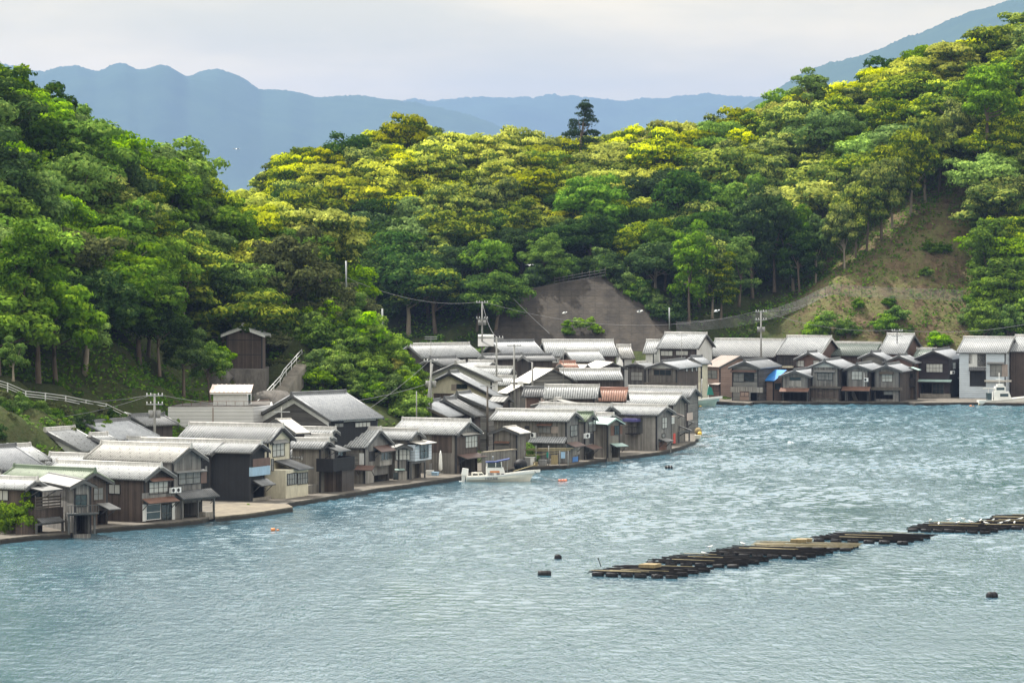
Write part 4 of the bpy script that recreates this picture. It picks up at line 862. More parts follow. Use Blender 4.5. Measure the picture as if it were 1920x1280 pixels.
h = H('low grey lean-to with a row of white curtained windows between two boathouses', 3, (500, 905), (428, 940), 400, by=1195, roof='grey_metal', wall='wood_grey', group=GW, ridge=False, feats=[
    ('win', 'g', 436, 948, 546, 1030, 'curtain', 'timber_grey', 4), ('pent', 'g', 425, 1102, 510, 1112, .3, 'metal_teal'), ('pan', 'g', 458, 1122, 525, 1195, 'wood_pale'), ('pan', 'g', 415, 1130, 452, 1190, 'glass_dark')])
h = H('boathouse with striped silver roof and a tall brown plank side by the white parasol', 3, (1032, 705), (933, 828), 490, by=1145, roof='light', wall='wood_brown', swall='wood_warm', group=GW, gtop='wood_grey', feats=[
    ('pan', 's', 725, 830, 885, 975, 'wood_brown'), ('pent', 'g', 955, 810, 1142, 828, .35, 'metal_pale'), ('win', 'g', 992, 842, 1088, 930, 'curtain', 'timber', 4), ('pent', 'g', 928, 978, 1170, 1016, 1.2, 'metal_brown'), ('hole', 'g', 948, 1020, 1108, 1140), ('pan', 's', 705, 1058, 725, 1110, 'metal_grey')])
h = H('small shed with a low curved gable and a shuttered window beside the long plank house', 3, (1298, 766), (1425, 822), 1395, by=1075, g=.6, roof='pale', wall='wood_warm', group=GW, P_=.33, a=.93, feats=[
    ('pent', 'g', 1218, 882, 1350, 896, .4, 'rust'), ('pan', 'g', 1236, 898, 1342, 955, 'slat_grey')])
h = H('long low plank boathouse with whitish tiled roof above the fishing gear racks', 4, (768, 715), (708, 806), 132, by=1148, roof='light', wall='wood_grey', swall='wood_warm', group=GW, maxL=16, feats=[
    ('pent', 's', 450, 826, 578, 842, .4, 'rust'), ('win', 's', 472, 850, 565, 902, 'curtain_dim', 'timber', 3), ('pan', 's', 570, 850, 625, 903, 'metal_tan'), ('pan', 's', 358, 845, 395, 875, 'timber_dark'), ('pent', 's', 380, 930, 705, 980, 1.3, 'silver'), ('box', 's', 400, 985, 690, 1140, .25, 'wood_grey'), ('pan', 's.25', 405, 1010, 435, 1050, 'painted_dark_interior'),
    ('win', 'g', 722, 842, 778, 925, 'curtain_dim', 'timber_dark', 2), ('pent', 'g', 690, 970, 852, 1012, 1.1, 'metal_brown'), ('pan', 'g', 740, 1015, 795, 1075, 'wood_pale'), ('pan', 'g', 740, 1092, 782, 1132, 'blue_plastic')])
ac(h, 's', 404, 900, 444, 940, 'single air conditioner with a white pipe on the long plank boathouse')
h = H('narrow boathouse with mossy patches on its pale roof and a tall curtained window', 4, (903, 730), (860, 806), 775, by=1120, roof='green', wall='wood_grey', group=GW, feats=[
    ('win', 'g', 866, 812, 925, 890, 'curtain_dim', 'timber_dark', 2), ('pent', 'g', 832, 990, 982, 1034, 1.2, 'metal_brown'), ('hole', 'g', 850, 1040, 925, 1118), ('pan', 'g', 875, 905, 905, 985, 'timber_dark')])
ac(h, 'g', 843, 905, 875, 942, 'air conditioner on the narrow boathouse with mossy roof patches')
h = H('boathouse with pale teal metal gable edge and brown shutters beside its window', 4, (1090, 778), (1018, 832), 940, by=1105, roof='teal', wall='wood_warm', group=GW, ridge=False, barge='metal_teal', feats=[
    ('win', 'g', 1075, 845, 1112, 912, 'glass_teal', 'timber_dark', 2), ('pan', 'g', 1045, 845, 1072, 922, 'rust'), ('pan', 'g', 1114, 845, 1138, 910, 'rust'), ('pent', 'g', 1040, 982, 1188, 1008, 1.0, 'metal_teal'), ('hole', 'g', 1055, 1012, 1135, 1098)])
h = H('grey tiled roof boathouse rising behind the pale teal gable', 4, (1070, 740), (1000, 812), 930, by=1085, d=None, roof='silver', wall='wood_grey', group=GW)
h = H('long dark ridge tiled roof running behind the front row of narrow boathouses', 4, (1050, 668), (975, 755), 478, d=520, roof='silver', wall='wood_dark', group=GW, maxL=18)
h = H('broad plank-sided boathouse with mottled grey roof near the tip of the promontory', 4, (1498, 675), (1425, 758), 1060, by=1045, roof='silver', wall='wood_grey', swall='wood_pale', group=GW, maxL=16, feats=[
    ('win', 'g', 1456, 780, 1494, 862, 'curtain', 'timber_grey', 2), ('pent', 'g', 1428, 940, 1552, 968, 1.0, 'metal_grey'), ('pan', 'g', 1432, 970, 1492, 1045, 'rust'), ('flat', 's', 1138, 788, 1250, 812, 1.3, 'purple_cloth'), ('balc', 's', 1160, 850, 1250, 905, 1.2, 'timber_dark'), ('pan', 's', 1255, 780, 1302, 905, 'timber_grey'), ('win', 'g', 1455, 908, 1478, 935, 'curtain_dim')])
h = H('boathouse with brown metal canopy roof and white window beside the promontory tip', 4, (1618, 578), (1560, 676), 1178, by=985, roof='light', wall='wood_warm', group=GW, maxL=16, feats=[
    ('box', 'g', 1500, 770, 1582, 985, 1.1, 'wood_warm'), ('pent', 'g', 1530, 722, 1625, 775, 1.6, 'metal_tan'), ('win', 'g1.1', 1505, 782, 1550, 825, 'curtain', 'white_paint', 2), ('pan', 'g1.1', 1545, 905, 1562, 985, 'red_plastic'), ('pent', 'g', 1590, 835, 1690, 888, 1.6, 'metal_grey'), ('frame', 'g', 1595, 885, 1680, 975, 1.4, 'timber_grey', 2)])
h = H('last boathouse at the tip of the promontory with striped light roof', 4, (1728, 528), (1678, 618), 1190, by=905, d=None, roof='silver', wall='slat_grey', group=GW, maxL=16, feats=[
    ('pan', 'g', 1655, 740, 1700, 800, 'metal_pink'), ('pent', 'g', 1655, 795, 1712, 822, .9, 'metal_grey')])
# --- second row on the promontory
GI = 'houses behind the near shore'
def B(*a, **k):
    k.setdefault('group', GI); k.setdefault('name', 'house'); k.setdefault('cat', 'house'); return H(*a, **k)
B('white tiled roof low between the beige roof and the brown boathouse roof', 1, (735, 552), (650, 655), 400, d=418, roof='light', wall='wood_grey')
B('house at the left edge with a blue-grey tiled roof sloping towards the camera', 1, (-240, 492), (20, 688), 125, d=408, roof='cool', wall='white_plaster', P_=.5)
B('pale roof tucked behind the blue-grey roof at the left edge', 1, (60, 478), (235, 610), 240, d=416, roof='light', wall='white_plaster')
B('house at the left edge below the bank with a cream tiled roof', 1, (238, 345), (158, 458), -160, d=436, roof='cream', wall='wood_brown')
B('house with white plaster gable and twin attic windows under a grey roof', 1, (360, 350), (662, 538), 592, d=428, roof='silver', wall='slat_grey', gtop='white_plaster', gth=5.05, P_=.5, maxL=14, feats=[('win', 'g', 312, 408, 416, 445, 'glass_teal', 'timber_dark', 2)])
B('house with a broad smooth grey roof in front of the utility pole', 1, (672, 292), (925, 446), 1030, d=440, roof='cool', wall='white_plaster', feats=[('pan', 'g', 640, 330, 720, 375, 'white_plaster')])
B('darker tiled roof partly hidden behind the broad grey roof beside the flat-roofed building', 1, (1040, 238), (1160, 330), 1310, d=450, roof='mid', wall='wood_dark')
B('small pale roof wedged below the broad smooth grey roof', 1, (720, 388), (800, 450), 800, d=431, roof='light', wall='wood_dark')
B('long dark ridge roof running behind the beige roofed boathouse', 1, (1800, 440), (1690, 560), 1020, d=434, roof='silver', wall='wood_black')
B('big tiled house with dark gable and white bargeboard below the hillside stairs', 2, (1052, 236), (1362, 460), 1483, d=462, z0=2, roof='cool', wall='slat_dark', swall='wood_black', gband='white_plaster', maxL=16, P_=.5, feats=[
    ('win', 'g', 1024, 283, 1095, 305, 'glass_dark', 'white_plaster', 2), ('pan', 'g', 900, 350, 985, 505, 'slat_dark'), ('win', 's', 1560, 478, 1680, 510, 'curtain', 'timber_dark', 4), ('pan', 's', 1470, 440, 1725, 465, 'white_plaster'), ('win', 's', 1395, 485, 1465, 512, 'curtain_dim', 'timber_dark')])
B('small white metal roof between the cream house and the big tiled house', 2, (925, 445), (1085, 562), 970, d=452, roof='pale', wall='wood_dark')
B('low white tiled roof in front of the big tiled house', 2, (1405, 512), (1365, 575), 1080, d=458, roof='light', wall='wood_grey')
B('thin white tiled roof strip above the closed black balcony', 2, (1375, 568), (1335, 620), 1085, d=452, roof='light', wall='wood_grey')
B('dark wooden house with a wide gable behind the striped silver roof', 3, (608, 560), (855, 690), 790, d=505, roof='cool', wall='wood_dark', barge='timber', P_=.46, feats=[])
B('second grey roof adjoining the wide dark gable', 3, (825, 528), (1068, 682), 878, d=511, roof='mid', wall='wood_dark', P_=.46)
B('grey clapboard house with a blue-grey roof beside a utility pole', 3, (925, 488), (1192, 622), 1028, d=516, roof='cool', wall='slat_grey', P_=.46, feats=[('pan', 'g', 1095, 595, 1115, 618, 'metal_grey')])
B('cream gabled house with a brown shuttered window in the middle of the village', 3, (862, 318), (1290, 562), 930, d=532, z0=1, roof='cool', wall='cream', P_=.48, barge='timber_dark', feats=[
    ('win', 'g', 925, 430, 1005, 460, 'glass_dark', 'timber_dark', 2), ('pan', 'g', 880, 428, 925, 478, 'metal_tan'), ('pan', 'g', 740, 500, 900, 640, 'wood_brown')])
B('white roofed house just behind the cream gabled house', 3, (915, 243), (1222, 402), 985, d=545, z0=1, roof='light', wall='white_plaster', P_=.48, maxL=5)
B('small lean-to roof at the right end of the cream gabled house', 3, (1340, 520), (1300, 568), 1260, d=528, roof='grey_metal', wall='wood_dark')
B('wide mottled roof at the back of the village right of the leafy knoll', 3, (538, 100), (650, 216), 1022, d=622, z0=1, roof='silver', wall='wood_dark', maxL=30)
B('low grey roof with a dark wooden gable below the wide mottled roof', 3, (712, 205), (805, 275), 912, d=592, z0=1, roof='mid', wall='wood_dark', maxL=16)
B('thin pale tiled roof above two white roofs in the village middle', 3, (1218, 235), (1180, 285), 1020, d=600, roof='light', wall='white_plaster', maxL=20)
B('upper one of two white ribbed roofs left of the two tall poles', 3, (1375, 282), (1345, 350), 1030, d=585, roof='light', wall='wood_grey', maxL=20)
B('lower one of two white ribbed roofs between the two tall poles', 3, (1400, 358), (1370, 435), 1190, d=566, roof='light', wall='cream')
B('small dark hipped roof beside the rust red roof', 4, (345, 268), (390, 322), 570, d=600, roof='mid', wall='wood_dark', maxL=16)
B('low grey roof in front of the roof with the solar heater', 4, (20, 268), (60, 312), 330, d=610, roof='mid', wall='wood_dark', maxL=22)
B('rust red tiled roof among white roofs at the back of the village', 4, (640, 325), (672, 378), 300, d=590, roof='red', wall='wood_dark', maxL=20)
B('grey roofed house carrying a white solar water heater', 4, (95, 158), (182, 272), 430, d=655, z0=1, roof='cool', wall='wood_brown', maxL=24)
B('widest striped roof at the back of the village below the concrete wall', 4, (498, 155), (535, 288), 1066, d=662, z0=1, roof='silver', wall='wood_brown', maxL=36, feats=[('pan', 's', 560, 285, 640, 340, 'white_plaster')])
B('striped roof with a dark wooden gable in front of the widest striped roof', 4, (685, 235), (742, 330), 948, d=640, z0=1, roof='silver', wall='wood_brown', maxL=24)
B('small weathered roof at the right end of the widest striped roof', 4, (1095, 195), (1130, 305), 1190, d=668, z0=1, roof='cream', wall='white_plaster', maxL=16)
B('flat white hipped roof in front of the small weathered roof', 4, (1062, 335), (935, 392), 925, d=605, z0=1, roof='white', wall='wood_dark')
B('thin white roof to the left of the flat white hipped roof', 4, (860, 352), (830, 385), 650, d=600, roof='white', wall='wood_dark')
B('house with clapboard gable and a large cream metal roof slope', 4, (588, 385), (395, 502), 440, d=556, z0=1, roof='white', wall='slat_grey', P_=.44, feats=[('pan', 'g', 300, 490, 345, 560, 'white_plaster')])
B('long ribbed roof extending right from the clapboard gable', 4, (640, 385), (668, 478), 1120, d=577, z0=1, roof='silver', wall='wood_dark', maxL=30)
B('flat white shed roof between the two tall poles', 4, (330, 520), (215, 585), 250, d=548, roof='white', wall='wood_grey')
B('small dark tiled roof above a pinkish wall', 4, (528, 528), (508, 612), 352, d=536, roof='dark', wall='metal_pink', swall='metal_brown')
B('cream tiled roof between the small dark roof and the rust red roof', 4, (955, 515), (940, 625), 520, d=530, roof='light', wall='wood_brown', maxL=22)
B('small grey gabled roof peeking over the long dark ridge', 4, (602, 620), (800, 690), 715, d=526, roof='cream', wall='wood_grey')
B('bright terracotta red tiled roof in the second row', 4, (1182, 538), (1168, 645), 960, d=541, roof='red', wall='wood_dark', maxL=20)
# --- between promontory and far shore
B('small grey house with a wide curtained window left of the balcony house', 4, (1243, 330), (1335, 378), 1335, d=664, z0=.6, roof='silver', wall='wood_grey', P_=.42, feats=[('win', 'g', 1210, 415, 1300, 480, 'curtain', 'timber', 3)])
B('house with white gable top and a long wooden balcony facing the bay', 4, (1452, 322), (1592, 388), 1640, d=648, z0=.6, roof='cool', wall='wood_warm', swall='wood_brown', P_=.42, gtop='white_plaster', maxL=14, feats=[
    ('win', 'g', 1392, 398, 1528, 440, 'glass_dark', 'timber', 3), ('balc', 'g', 1332, 440, 1532, 500, .9, 'timber'), ('flat', 'g', 1312, 502, 1592, 515, 1.0, 'timber'), ('win', 's', 1645, 380, 1660, 410, 'curtain'), ('win', 's', 1690, 380, 1702, 410, 'curtain'), ('win', 's', 1725, 378, 1738, 405, 'curtain')])
B('grey roof directly behind the white gabled balcony house', 4, (1690, 282), (1770, 348), 1730, d=668, z0=.6, roof='cool', wall='cream')
# --- far shore back row
GB = 'houses in the back row of the far shore'
B("two-storey house with white gable and broad silver roof behind the left end of far row", 5, (792, 268), (722, 398), 455, d=690, z0=1, roof='silver', wall='white_plaster', swall='wood_dark', group=GB, maxL=30, feats=[('win', 's', 425, 418, 515, 455, 'curtain', 'timber_dark', 3), ('win', 's', 545, 418, 640, 450, 'curtain', 'timber_dark', 3)])
B('lower roof adjoining the left side of the two-storey white gabled house', 5, (415, 325), (385, 435), 312, d=694, z0=1, roof='light', wall='white_plaster', group=GB)
B('longest whitish tiled roof of the far back row in front of the utility pole', 5, (1415, 320), (1330, 465), 858, d=700, z0=1, roof='light', wall='wood_dark', group=GB, maxL=50)
B('large silver roof between the longest whitish roof and the dark green roof', 5, (1790, 295), (1700, 448), 1432, d=696, z0=1, roof='silver', wall='metal_brown', swall='wood_dark', group=GB, maxL=34, barge='white_plaster', feats=[('pan', 's', 1350, 460, 1480, 540, 'timber_dark'), ('win', 's', 1355, 470, 1470, 530, 'glass_dark', 'timber', 4), ('flat', 's', 1380, 538, 1480, 552, .6, 'cream')])
B('long dark green tiled roof of the far back row', 6, (650, 345), (598, 455), 262, d=702, z0=1, roof='dgreen', wall='wood_brown', group=GB, maxL=40)
B('steep light roof with reddish brown gable behind a utility pole', 6, (917, 275), (838, 440), 698, d=694, z0=1, roof='silver', wall='metal_brown', group=GB, maxL=24)
B('short dark green roof right of the reddish brown gable', 6, (1090, 392), (1060, 468), 935, d=692, z0=1, roof='dgreen', wall='wood_brown', group=GB, maxL=16)
B('pale blue sided house with silver roof near the right edge', 6, (1716, 302), (1664, 432), 1308, d=689, z0=.6, roof='silver', wall='siding_blue', swall='siding_blue', group=GB, maxL=34, feats=[
    ('pan', 's', 1350, 435, 1490, 545, 'white_plaster'), ('pan', 's', 1418, 440, 1488, 542, 'timber_dark'), ('pan', 's', 1350, 440, 1380, 520, 'timber_dark'), ('pent', 's', 1350, 545, 1488, 572, .8, 'dark'), ('pan', 's', 1358, 575, 1488, 700, 'wood_black'), ('pent', 's', 1495, 505, 1635, 518, .5, 'metal_grey'), ('win', 's', 1522, 528, 1612, 618, 'curtain_dim', 'timber_grey', 2), ('pan', 's', 1612, 525, 1662, 622, 'metal_tan'),
    ('win', 'g', 1706, 372, 1735, 402, 'glass_dark', 'timber'), ('flat', 's', 1475, 650, 1690, 664, .5, 'metal_pale')])
ac(h, 's', 1620, 618, 1655, 646, 'air conditioner under the window of the pale blue sided house') if False else None
B('cut-off silver roof at the right frame edge', 6, (1900, 288), (1840, 420), 1722, d=694, z0=.6, roof='silver', wall='wood_brown', group=GB)
B('beige house at the right frame edge with an air conditioner on its wall', 6, (1740, 515), (1900, 560), 1860, by=748, g=.45, roof='grey_metal', wall='metal_tan', group=GB, ridge=False, maxL=8, feats=[('win', 'g', 1708, 555, 1790, 605, 'curtain', 'timber_grey', 3), ('pent', 'g', 1695, 690, 1792, 704, .5, 'metal_brown'), ('pan', 'g', 1700, 706, 1792, 748, 'painted_dark_interior')])
# --- far shore front row
GF = 'boathouses along the far shore'
def A_(*a, **k): k.setdefault('group', GF); return H(*a, **k)
A_('tan sided boathouse with a brown metal roof at the left end of the far row', 5, (1058, 455), (890, 546), 905, by=792, roof='brown', wall='wall_tan', swall='wall_tan', P_=.46, a=.80, ridge=False, feats=[
    ('win', 's', 785, 572, 873, 635, 'curtain_dim', 'timber_dark', 2), ('pent', 's', 745, 668, 905, 684, .6, 'metal_tan'), ('pan', 's', 770, 685, 892, 780, 'metal_brown'), ('win', 's', 825, 690, 888, 735, 'glass_dark', 'timber_dark')])
A_('weathered clapboard boathouse with a pale lower band and blue-grey roof', 5, (1090, 485), (1218, 556), 1265, by=828, g=.3, roof='cool', wall='slat_grey', swall='slat_dark', feats=[
    ('pent', 'g', 975, 570, 1190, 584, .5, 'metal_brown'), ('win', 'g', 1005, 598, 1088, 660, 'curtain_dim', 'timber_dark', 2), ('win', 'g', 1090, 595, 1168, 658, 'glass_dark', 'timber_dark', 2), ('pan', 'g', 980, 706, 1240, 748, 'wood_pale'), ('hole', 'g', 1140, 750, 1235, 830), ('pan', 'g', 1055, 738, 1130, 812, 'wall_tan'), ('win', 'g', 1062, 745, 1125, 778, 'glass_dark')], maxL=12)
A_('low shed covered with a bright blue sheet beside the clapboard boathouse', 5, (1430, 566), (1330, 655), 1385, d=673, z0=.4, roof='white', wall='wall_tan', name='shed', cat='shed', ridge=False, feats=[('pan', 's', 1335, 675, 1382, 725, 'glass_dark')])
bl = [o for o in sc.objects if o.name.startswith('shed') and o.parent is None][-1]
for ch in bl.children:
    if ch.name.startswith('roof'): ch.data.materials[0] = MT['blue_sheet']; ch['label'] = 'bright blue sheet roof'
A_('dark low gabled boathouse with a rusty canopy over its open boat bay', 5, (1492, 560), (1622, 624), 1640, by=830, g=.3, roof='cool', wall='wood_grey', swall='wood_dark', feats=[
    ('win', 'g', 1455, 628, 1540, 650, 'glass_teal', 'timber_grey', 2), ('pan', 'g', 1450, 652, 1545, 700, 'wood_pale'), ('pent', 'g', 1368, 712, 1612, 742, .9, 'rust'), ('hole', 'g', 1400, 745, 1590, 832)], maxL=12)
A_('brown back boathouse peeking over the dark low gabled boathouse', 5, (1600, 415), (1718, 492), 1668, d=686, z0=.5, roof='cool', wall='metal_brown', feats=[('win', 'g', 1512, 495, 1568, 540, 'curtain', 'timber_grey'), ('win', 'g', 1645, 495, 1690, 530, 'curtain', 'timber_grey')])
A_('grey boathouse with a white gable triangle and wide lattice window', 6, (195, 482), (328, 552), 320, by=830, g=.3, roof='cool', wall='wood_grey', swall='wood_dark', gtop='white_plaster', feats=[
    ('pent', 'g', 108, 570, 282, 584, .4, 'metal_grey'), ('win', 'g', 140, 592, 260, 648, 'curtain_dim', 'timber_dark', 4), ('flat', 'g', 75, 700, 325, 716, .5, 'timber'), ('pan', 'g', 90, 716, 310, 812, 'wood_brown'), ('win', 'g', 140, 738, 180, 770, 'glass_dark', 'timber_dark'), ('win', 'g', 192, 738, 282, 775, 'curtain_dim', 'timber', 3), ('pan', 'g', 90, 795, 310, 815, 'concrete')], maxL=12)
h = A_('grey boathouse with a rusty canopy over a bay holding a white sheet', 6, (455, 512), (568, 570), 572, by=830, g=.3, roof='cool', wall='wood_grey', swall='wood_dark', feats=[
    ('win', 'g', 415, 582, 495, 645, 'curtain', 'timber_grey', 3), ('pent', 'g', 330, 702, 565, 735, .8, 'rust'), ('hole', 'g', 358, 740, 552, 830), ('post', 'g', 512, 590, 516, 700, 'white_paint')], maxL=12)
ac(h, 'g', 512, 632, 545, 662, 'air conditioner with a tall white pipe on the grey boathouse of the far row')
A_('grey boathouse with a curtained window under a small canopy beside the dark purple-brown one', 6, (690, 516), (818, 582), 790, by=830, g=.3, roof='cool', wall='wood_grey', swall='wood_dark', feats=[
    ('pent', 'g', 632, 585, 752, 600, .5, 'timber'), ('win', 'g', 658, 605, 738, 662, 'curtain', 'timber', 3), ('flat', 'g', 568, 708, 812, 732, .6, 'timber'), ('hole', 'g', 600, 735, 745, 802), ('win', 'g', 672, 740, 742, 765, 'curtain_dim', 'timber_grey')], maxL=12)
A_('small brown boathouse roof behind the two grey boathouses of the far row', 6, (570, 415), (682, 482), 642, d=682, z0=.5, roof='cool', wall='slat_grey')
A_('small brown walled roof left of the dark purple-brown boathouse', 6, (790, 440), (925, 515), 855, d=680, z0=.5, roof='cool', wall='metal_brown')
A_('narrow open-balcony lean-to between the grey and the dark purple-brown boathouse', 6, (880, 545), (945, 570), 905, by=808, g=.45, roof='teal', wall='wood_dark', name='lean_to', cat='lean-to', ridge=False, maxL=5, feats=[('balc', 'g', 818, 632, 912, 695, .6, 'timber_dark'), ('pan', 'g', 825, 598, 905, 635, 'painted_dark_interior'), ('pan', 'g', 840, 712, 905, 800, 'wood_brown')])
h = A_('dark purple-brown boathouse with a teal canopy and two side windows', 6, (1065, 402), (1216, 482), 1240, by=793, roof='cool', wall='wall_purplebrown', swall='wall_purplebrown', barge='timber_dark', feats=[
    ('win', 'g', 1012, 522, 1140, 585, 'curtain', 'timber_dark', 5), ('pent', 'g', 938, 645, 1216, 662, .7, 'metal_teal'), ('hole', 'g', 968, 675, 1055, 760), ('win', 'g', 1060, 678, 1150, 758, 'glass_dark', 'timber', 3), ('pan', 'g', 960, 758, 1205, 792, 'concrete'),
    ('win', 's', 1220, 512, 1243, 560, 'curtain', 'timber_grey', 1), ('win', 's', 1268, 508, 1290, 555, 'curtain', 'timber_grey', 1), ('win', 's', 1310, 640, 1338, 672, 'curtain', 'timber_grey', 1), ('pent', 's', 1255, 622, 1355, 640, .5, 'metal_grey')], maxL=12)
ac(h, 's', 1212, 575, 1236, 600, 'upper air conditioner on the side of the dark purple-brown boathouse'); ac(h, 's', 1284, 615, 1306, 640, 'lower air conditioner beside the side canopy of the dark purple-brown boathouse')
# --- hillside shed, flat building
h = B('tall brown plank shed with a little white-edged roof standing alone on the hillside', 7, (322, 372), (498, 462), 352, d=500, z0=wz(694, 501), roof='light', wall='wood_brown', name='hillside_shed', cat='shed', group=None, P_=.45, a=.965, barge='white_plaster', maxL=4.5, feats=[('pan', 'g', 205, 498, 470, 504, 'timber_dark'), ('pan', 'g', 205, 614, 472, 620, 'timber_dark')])
q = MB(); a = at(424, 694, 497); b_ = at(495, 694, 497); zb = 1.5
q.hexa([(a.x-1.2, 495, zb), (b_.x+.9, 495, zb), (b_.x+.9, 508, zb), (a.x-1.2, 508, zb), (a.x-.2, 497.2, a.z+.1), (b_.x+.05, 497.2, a.z+.1), (b_.x+.05, 507, a.z+.1), (a.x-.2, 507, a.z+.1)])
tag(q.build('stone_footing', MT['concrete_dark']), 'dark stone footing wall under the brown hillside shed', 'retaining wall')
# grey flat-roofed building
d0 = 463; root = empty('flat_roofed_building', (wx(318, d0), d0, .8), 0, 'plain light grey sided building with a flat roof and a rust streak', 'building')
def rl(px, py, d): p = at(px, py, d)-root.location; return p
q = MB(); p0, p1 = rl(315, 763, d0), rl(475, 763, d0); p2 = rl(511, 759, d0+5); dep = 8
pl = [(p0.x, p0.y), (p1.x, p1.y), (p2.x, p2.y), (p2.x-.5, p2.y+dep), (p0.x+1, p0.y+dep)]
def prism(q, pl, z0, z1):
    q.face([(x, y, z1) for x, y in pl])
    for i in range(len(pl)):
        a, b_ = pl[i], pl[(i+1) % len(pl)]; u = math.hypot(b_[0]-a[0], b_[1]-a[1]); q.face([(*a, z0), (*b_, z0), (*b_, z1), (*a, z1)], [(0, z0), (u, z0), (u, z1), (0, z1)])
prism(q, pl, -1, p0.z); q.build('wall', MT['siding_white'], root)
q = MB(); prism(q, [(p0.x+.3, p0.y+.3), (p1.x-.1, p1.y+.3), (p2.x-.3, p2.y+.3), (p2.x-.7, p2.y+dep-.3), (p0.x+1.3, p0.y+dep-.3)], p0.z, p0.z+.12); q.build('roof_edge', MT['concrete_dark'], root)
rr_ = rl(397, 700, d0); q = MB(); sx0 = p0.x+(398-315)/160*(p1.x-p0.x); q.box(sx0, -.012, p0.z-2.4, sx0+.16, -.002, p0.z-.02); q.build('rust_streak', MT['metal_tan'], root)
q = MB()
for i in range(9): q.tube([(p0.x+.4+i*.95+.2, .6, p0.z+.1), (p0.x+.4+i*.95+.2, .6, p0.z+.62)], .025, 4)
q.tube([(p0.x+.5, .6, p0.z+.6), (p1.x, .6, p0.z+.6)], .025, 4); q.tube([(p1.x, .6, p0.z+.6), (p2.x-.4, p2.y+.3, p0.z+.6)], .025, 4); q.build('railing', MT['rust'], root)
q = MB(); a = rl(400, 762, d0+2); b_ = rl(463, 762, d0+2); c_ = rl(471, 762, d0+4); zt = rl(0, 735, d0+2).z; prism(q, [(a.x, 2), (b_.x, 2), (c_.x, 4.4), (a.x+.5, 4.6)], p0.z+.1, zt); q.build('penthouse', MT['white_plaster'], root)
q = MB(); zt2 = rl(0, 727, d0+2).z; sheet(q, (a.x-.3, 4.9, zt2+.25), (c_.x+.2, 4.9, zt2+.25), (a.x-.4, 1.6, zt), (b_.x+.5, 1.6, zt), .5, .05, 'metal'); q.build('penthouse_roof', MT['metal_pink'], root)
q = MB(); q.box(a.x-.35, 1.63, zt-.2, b_.x+.42, 1.8, zt-.06); q.build('roof_fascia', MT['white_paint'], root)
q = MB(); v = Vector((c_.x-b_.x, 2.4, 0)); s0 = Vector((b_.x, 2, 0)); o1 = Vector((.02, -.01, 0)); q.face([s0+v*.3+o1+Vector((0, 0, p0.z+.2)), s0+v*.8+o1+Vector((0, 0, p0.z+.2)), s0+v*.8+o1+Vector((0, 0, zt-.3)), s0+v*.3+o1+Vector((0, 0, zt-.3))]); q.build('door', MT['glass_teal'], root)
# ------------------------------------------------------------------ stairs, rails, fences
d1, d2 = 486, 511
def sp(t): 
    xs = [478, 527, 532, 566]; ys = [757, 703, 693, 655]; tt = [0, .52, .57, 1]; return at(float(np.interp(t, tt, xs)), float(np.interp(t, tt, ys)), d1+(d2-d1)*t)
root = empty('stairs', sp(0), 0, 'narrow concrete stairs climbing the slope beside the hillside shed', 'stairs')
q = MB(); n = 42
for i in range(n):
    p = sp(i/n)-sp(0)+Vector((-.1, 0, -.95)); p2 = sp((i+1)/n)-sp(0)
    q.box(p.x, p.y, p.z-2.2, p.x+1.5, p2.y+.4, p.z)
q.build('steps', MT['concrete'], root)
root = empty('stair_railing', sp(0), 0, 'white pipe handrail following the hillside stairs', 'handrail')
q = MB(); pts_ = [sp(t)-sp(0) for t in (0, .26, .52, .57, .8, 1)]; q.tube(pts_, .055, 5); q.tube([p-Vector((0, 0, .42)) for p in pts_], .045, 5); q.build('rail', MT['white_paint'], root)
for i in range(9):
    p = sp(i/8)-sp(0); q = MB(); q.tube([p-Vector((0, 0, 1.1)), p], .05, 5); q.build('post', MT['white_paint'], root)
# rock slab beside the stairs
for px, py, w_, h_, d, lab in [(520, 748, 2.3, 1.7, 489, 'smooth grey brown rock face right of the hillside stairs'), (407, 705, 2.2, 1.6, 496, 'pale rounded boulder at the left foot of the brown shed')]:
    rs = np.random.RandomState(int(px)); q = MB(); nu, nv = 18, 10; c0 = at(px, py, d)
    ring = []
    for j in range(nv+1):
        for i in range(nu):
            a = 2*math.pi*i/nu; b_ = math.pi*j/nv; r_ = 1+.18*math.sin(3*a+px)*math.sin(b_)+.1*rs.normal()*math.sin(b_)
            q.v.append((math.cos(a)*math.sin(b_)*w_*r_+c0.x*0+(1-math.cos(b_))*.5*(-.9), math.sin(a)*math.sin(b_)*2.2*r_, math.cos(b_)*h_*r_))
    for j in range(nv):
        for i in range(nu): q.f.append((j*nu+i, (j+1)*nu+i, (j+1)*nu+(i+1) % nu, j*nu+(i+1) % nu)); q.uv += [(0, 0)]*4; q.sm.append(True)
    tag(q.build('rock', MT['concrete_dark'], loc=(c0.x, c0.y, c0.z-h_*.4)), lab, 'rock')
# white guard rail on the left bank
G = [(-30, 705, 436), (14, 718, 438), (48, 733, 441), (85, 737, 445), (123, 742, 449), (161, 750, 453), (199, 757, 457), (240, 777, 460)]
Gp = [at(*g_) for g_ in G]; root = empty('guard_rail', Gp[0], 0, 'long white guard rail on the bank above the tiled roofs at the left', 'guard rail')
q = MB()
for dz in (0, -.28, -.52): q.tube([p-Gp[0]+Vector((0, 0, dz)) for p in Gp], .04, 4)
q.build('rail', MT['white_paint'], root)
for p in Gp: q = MB(); q.box(p.x-Gp[0].x-.06, p.y-Gp[0].y+.05, p.z-Gp[0].z-1.3, p.x-Gp[0].x+.06, p.y-Gp[0].y+.15, p.z-Gp[0].z+.05); q.build('post', MT['white_paint'], root)
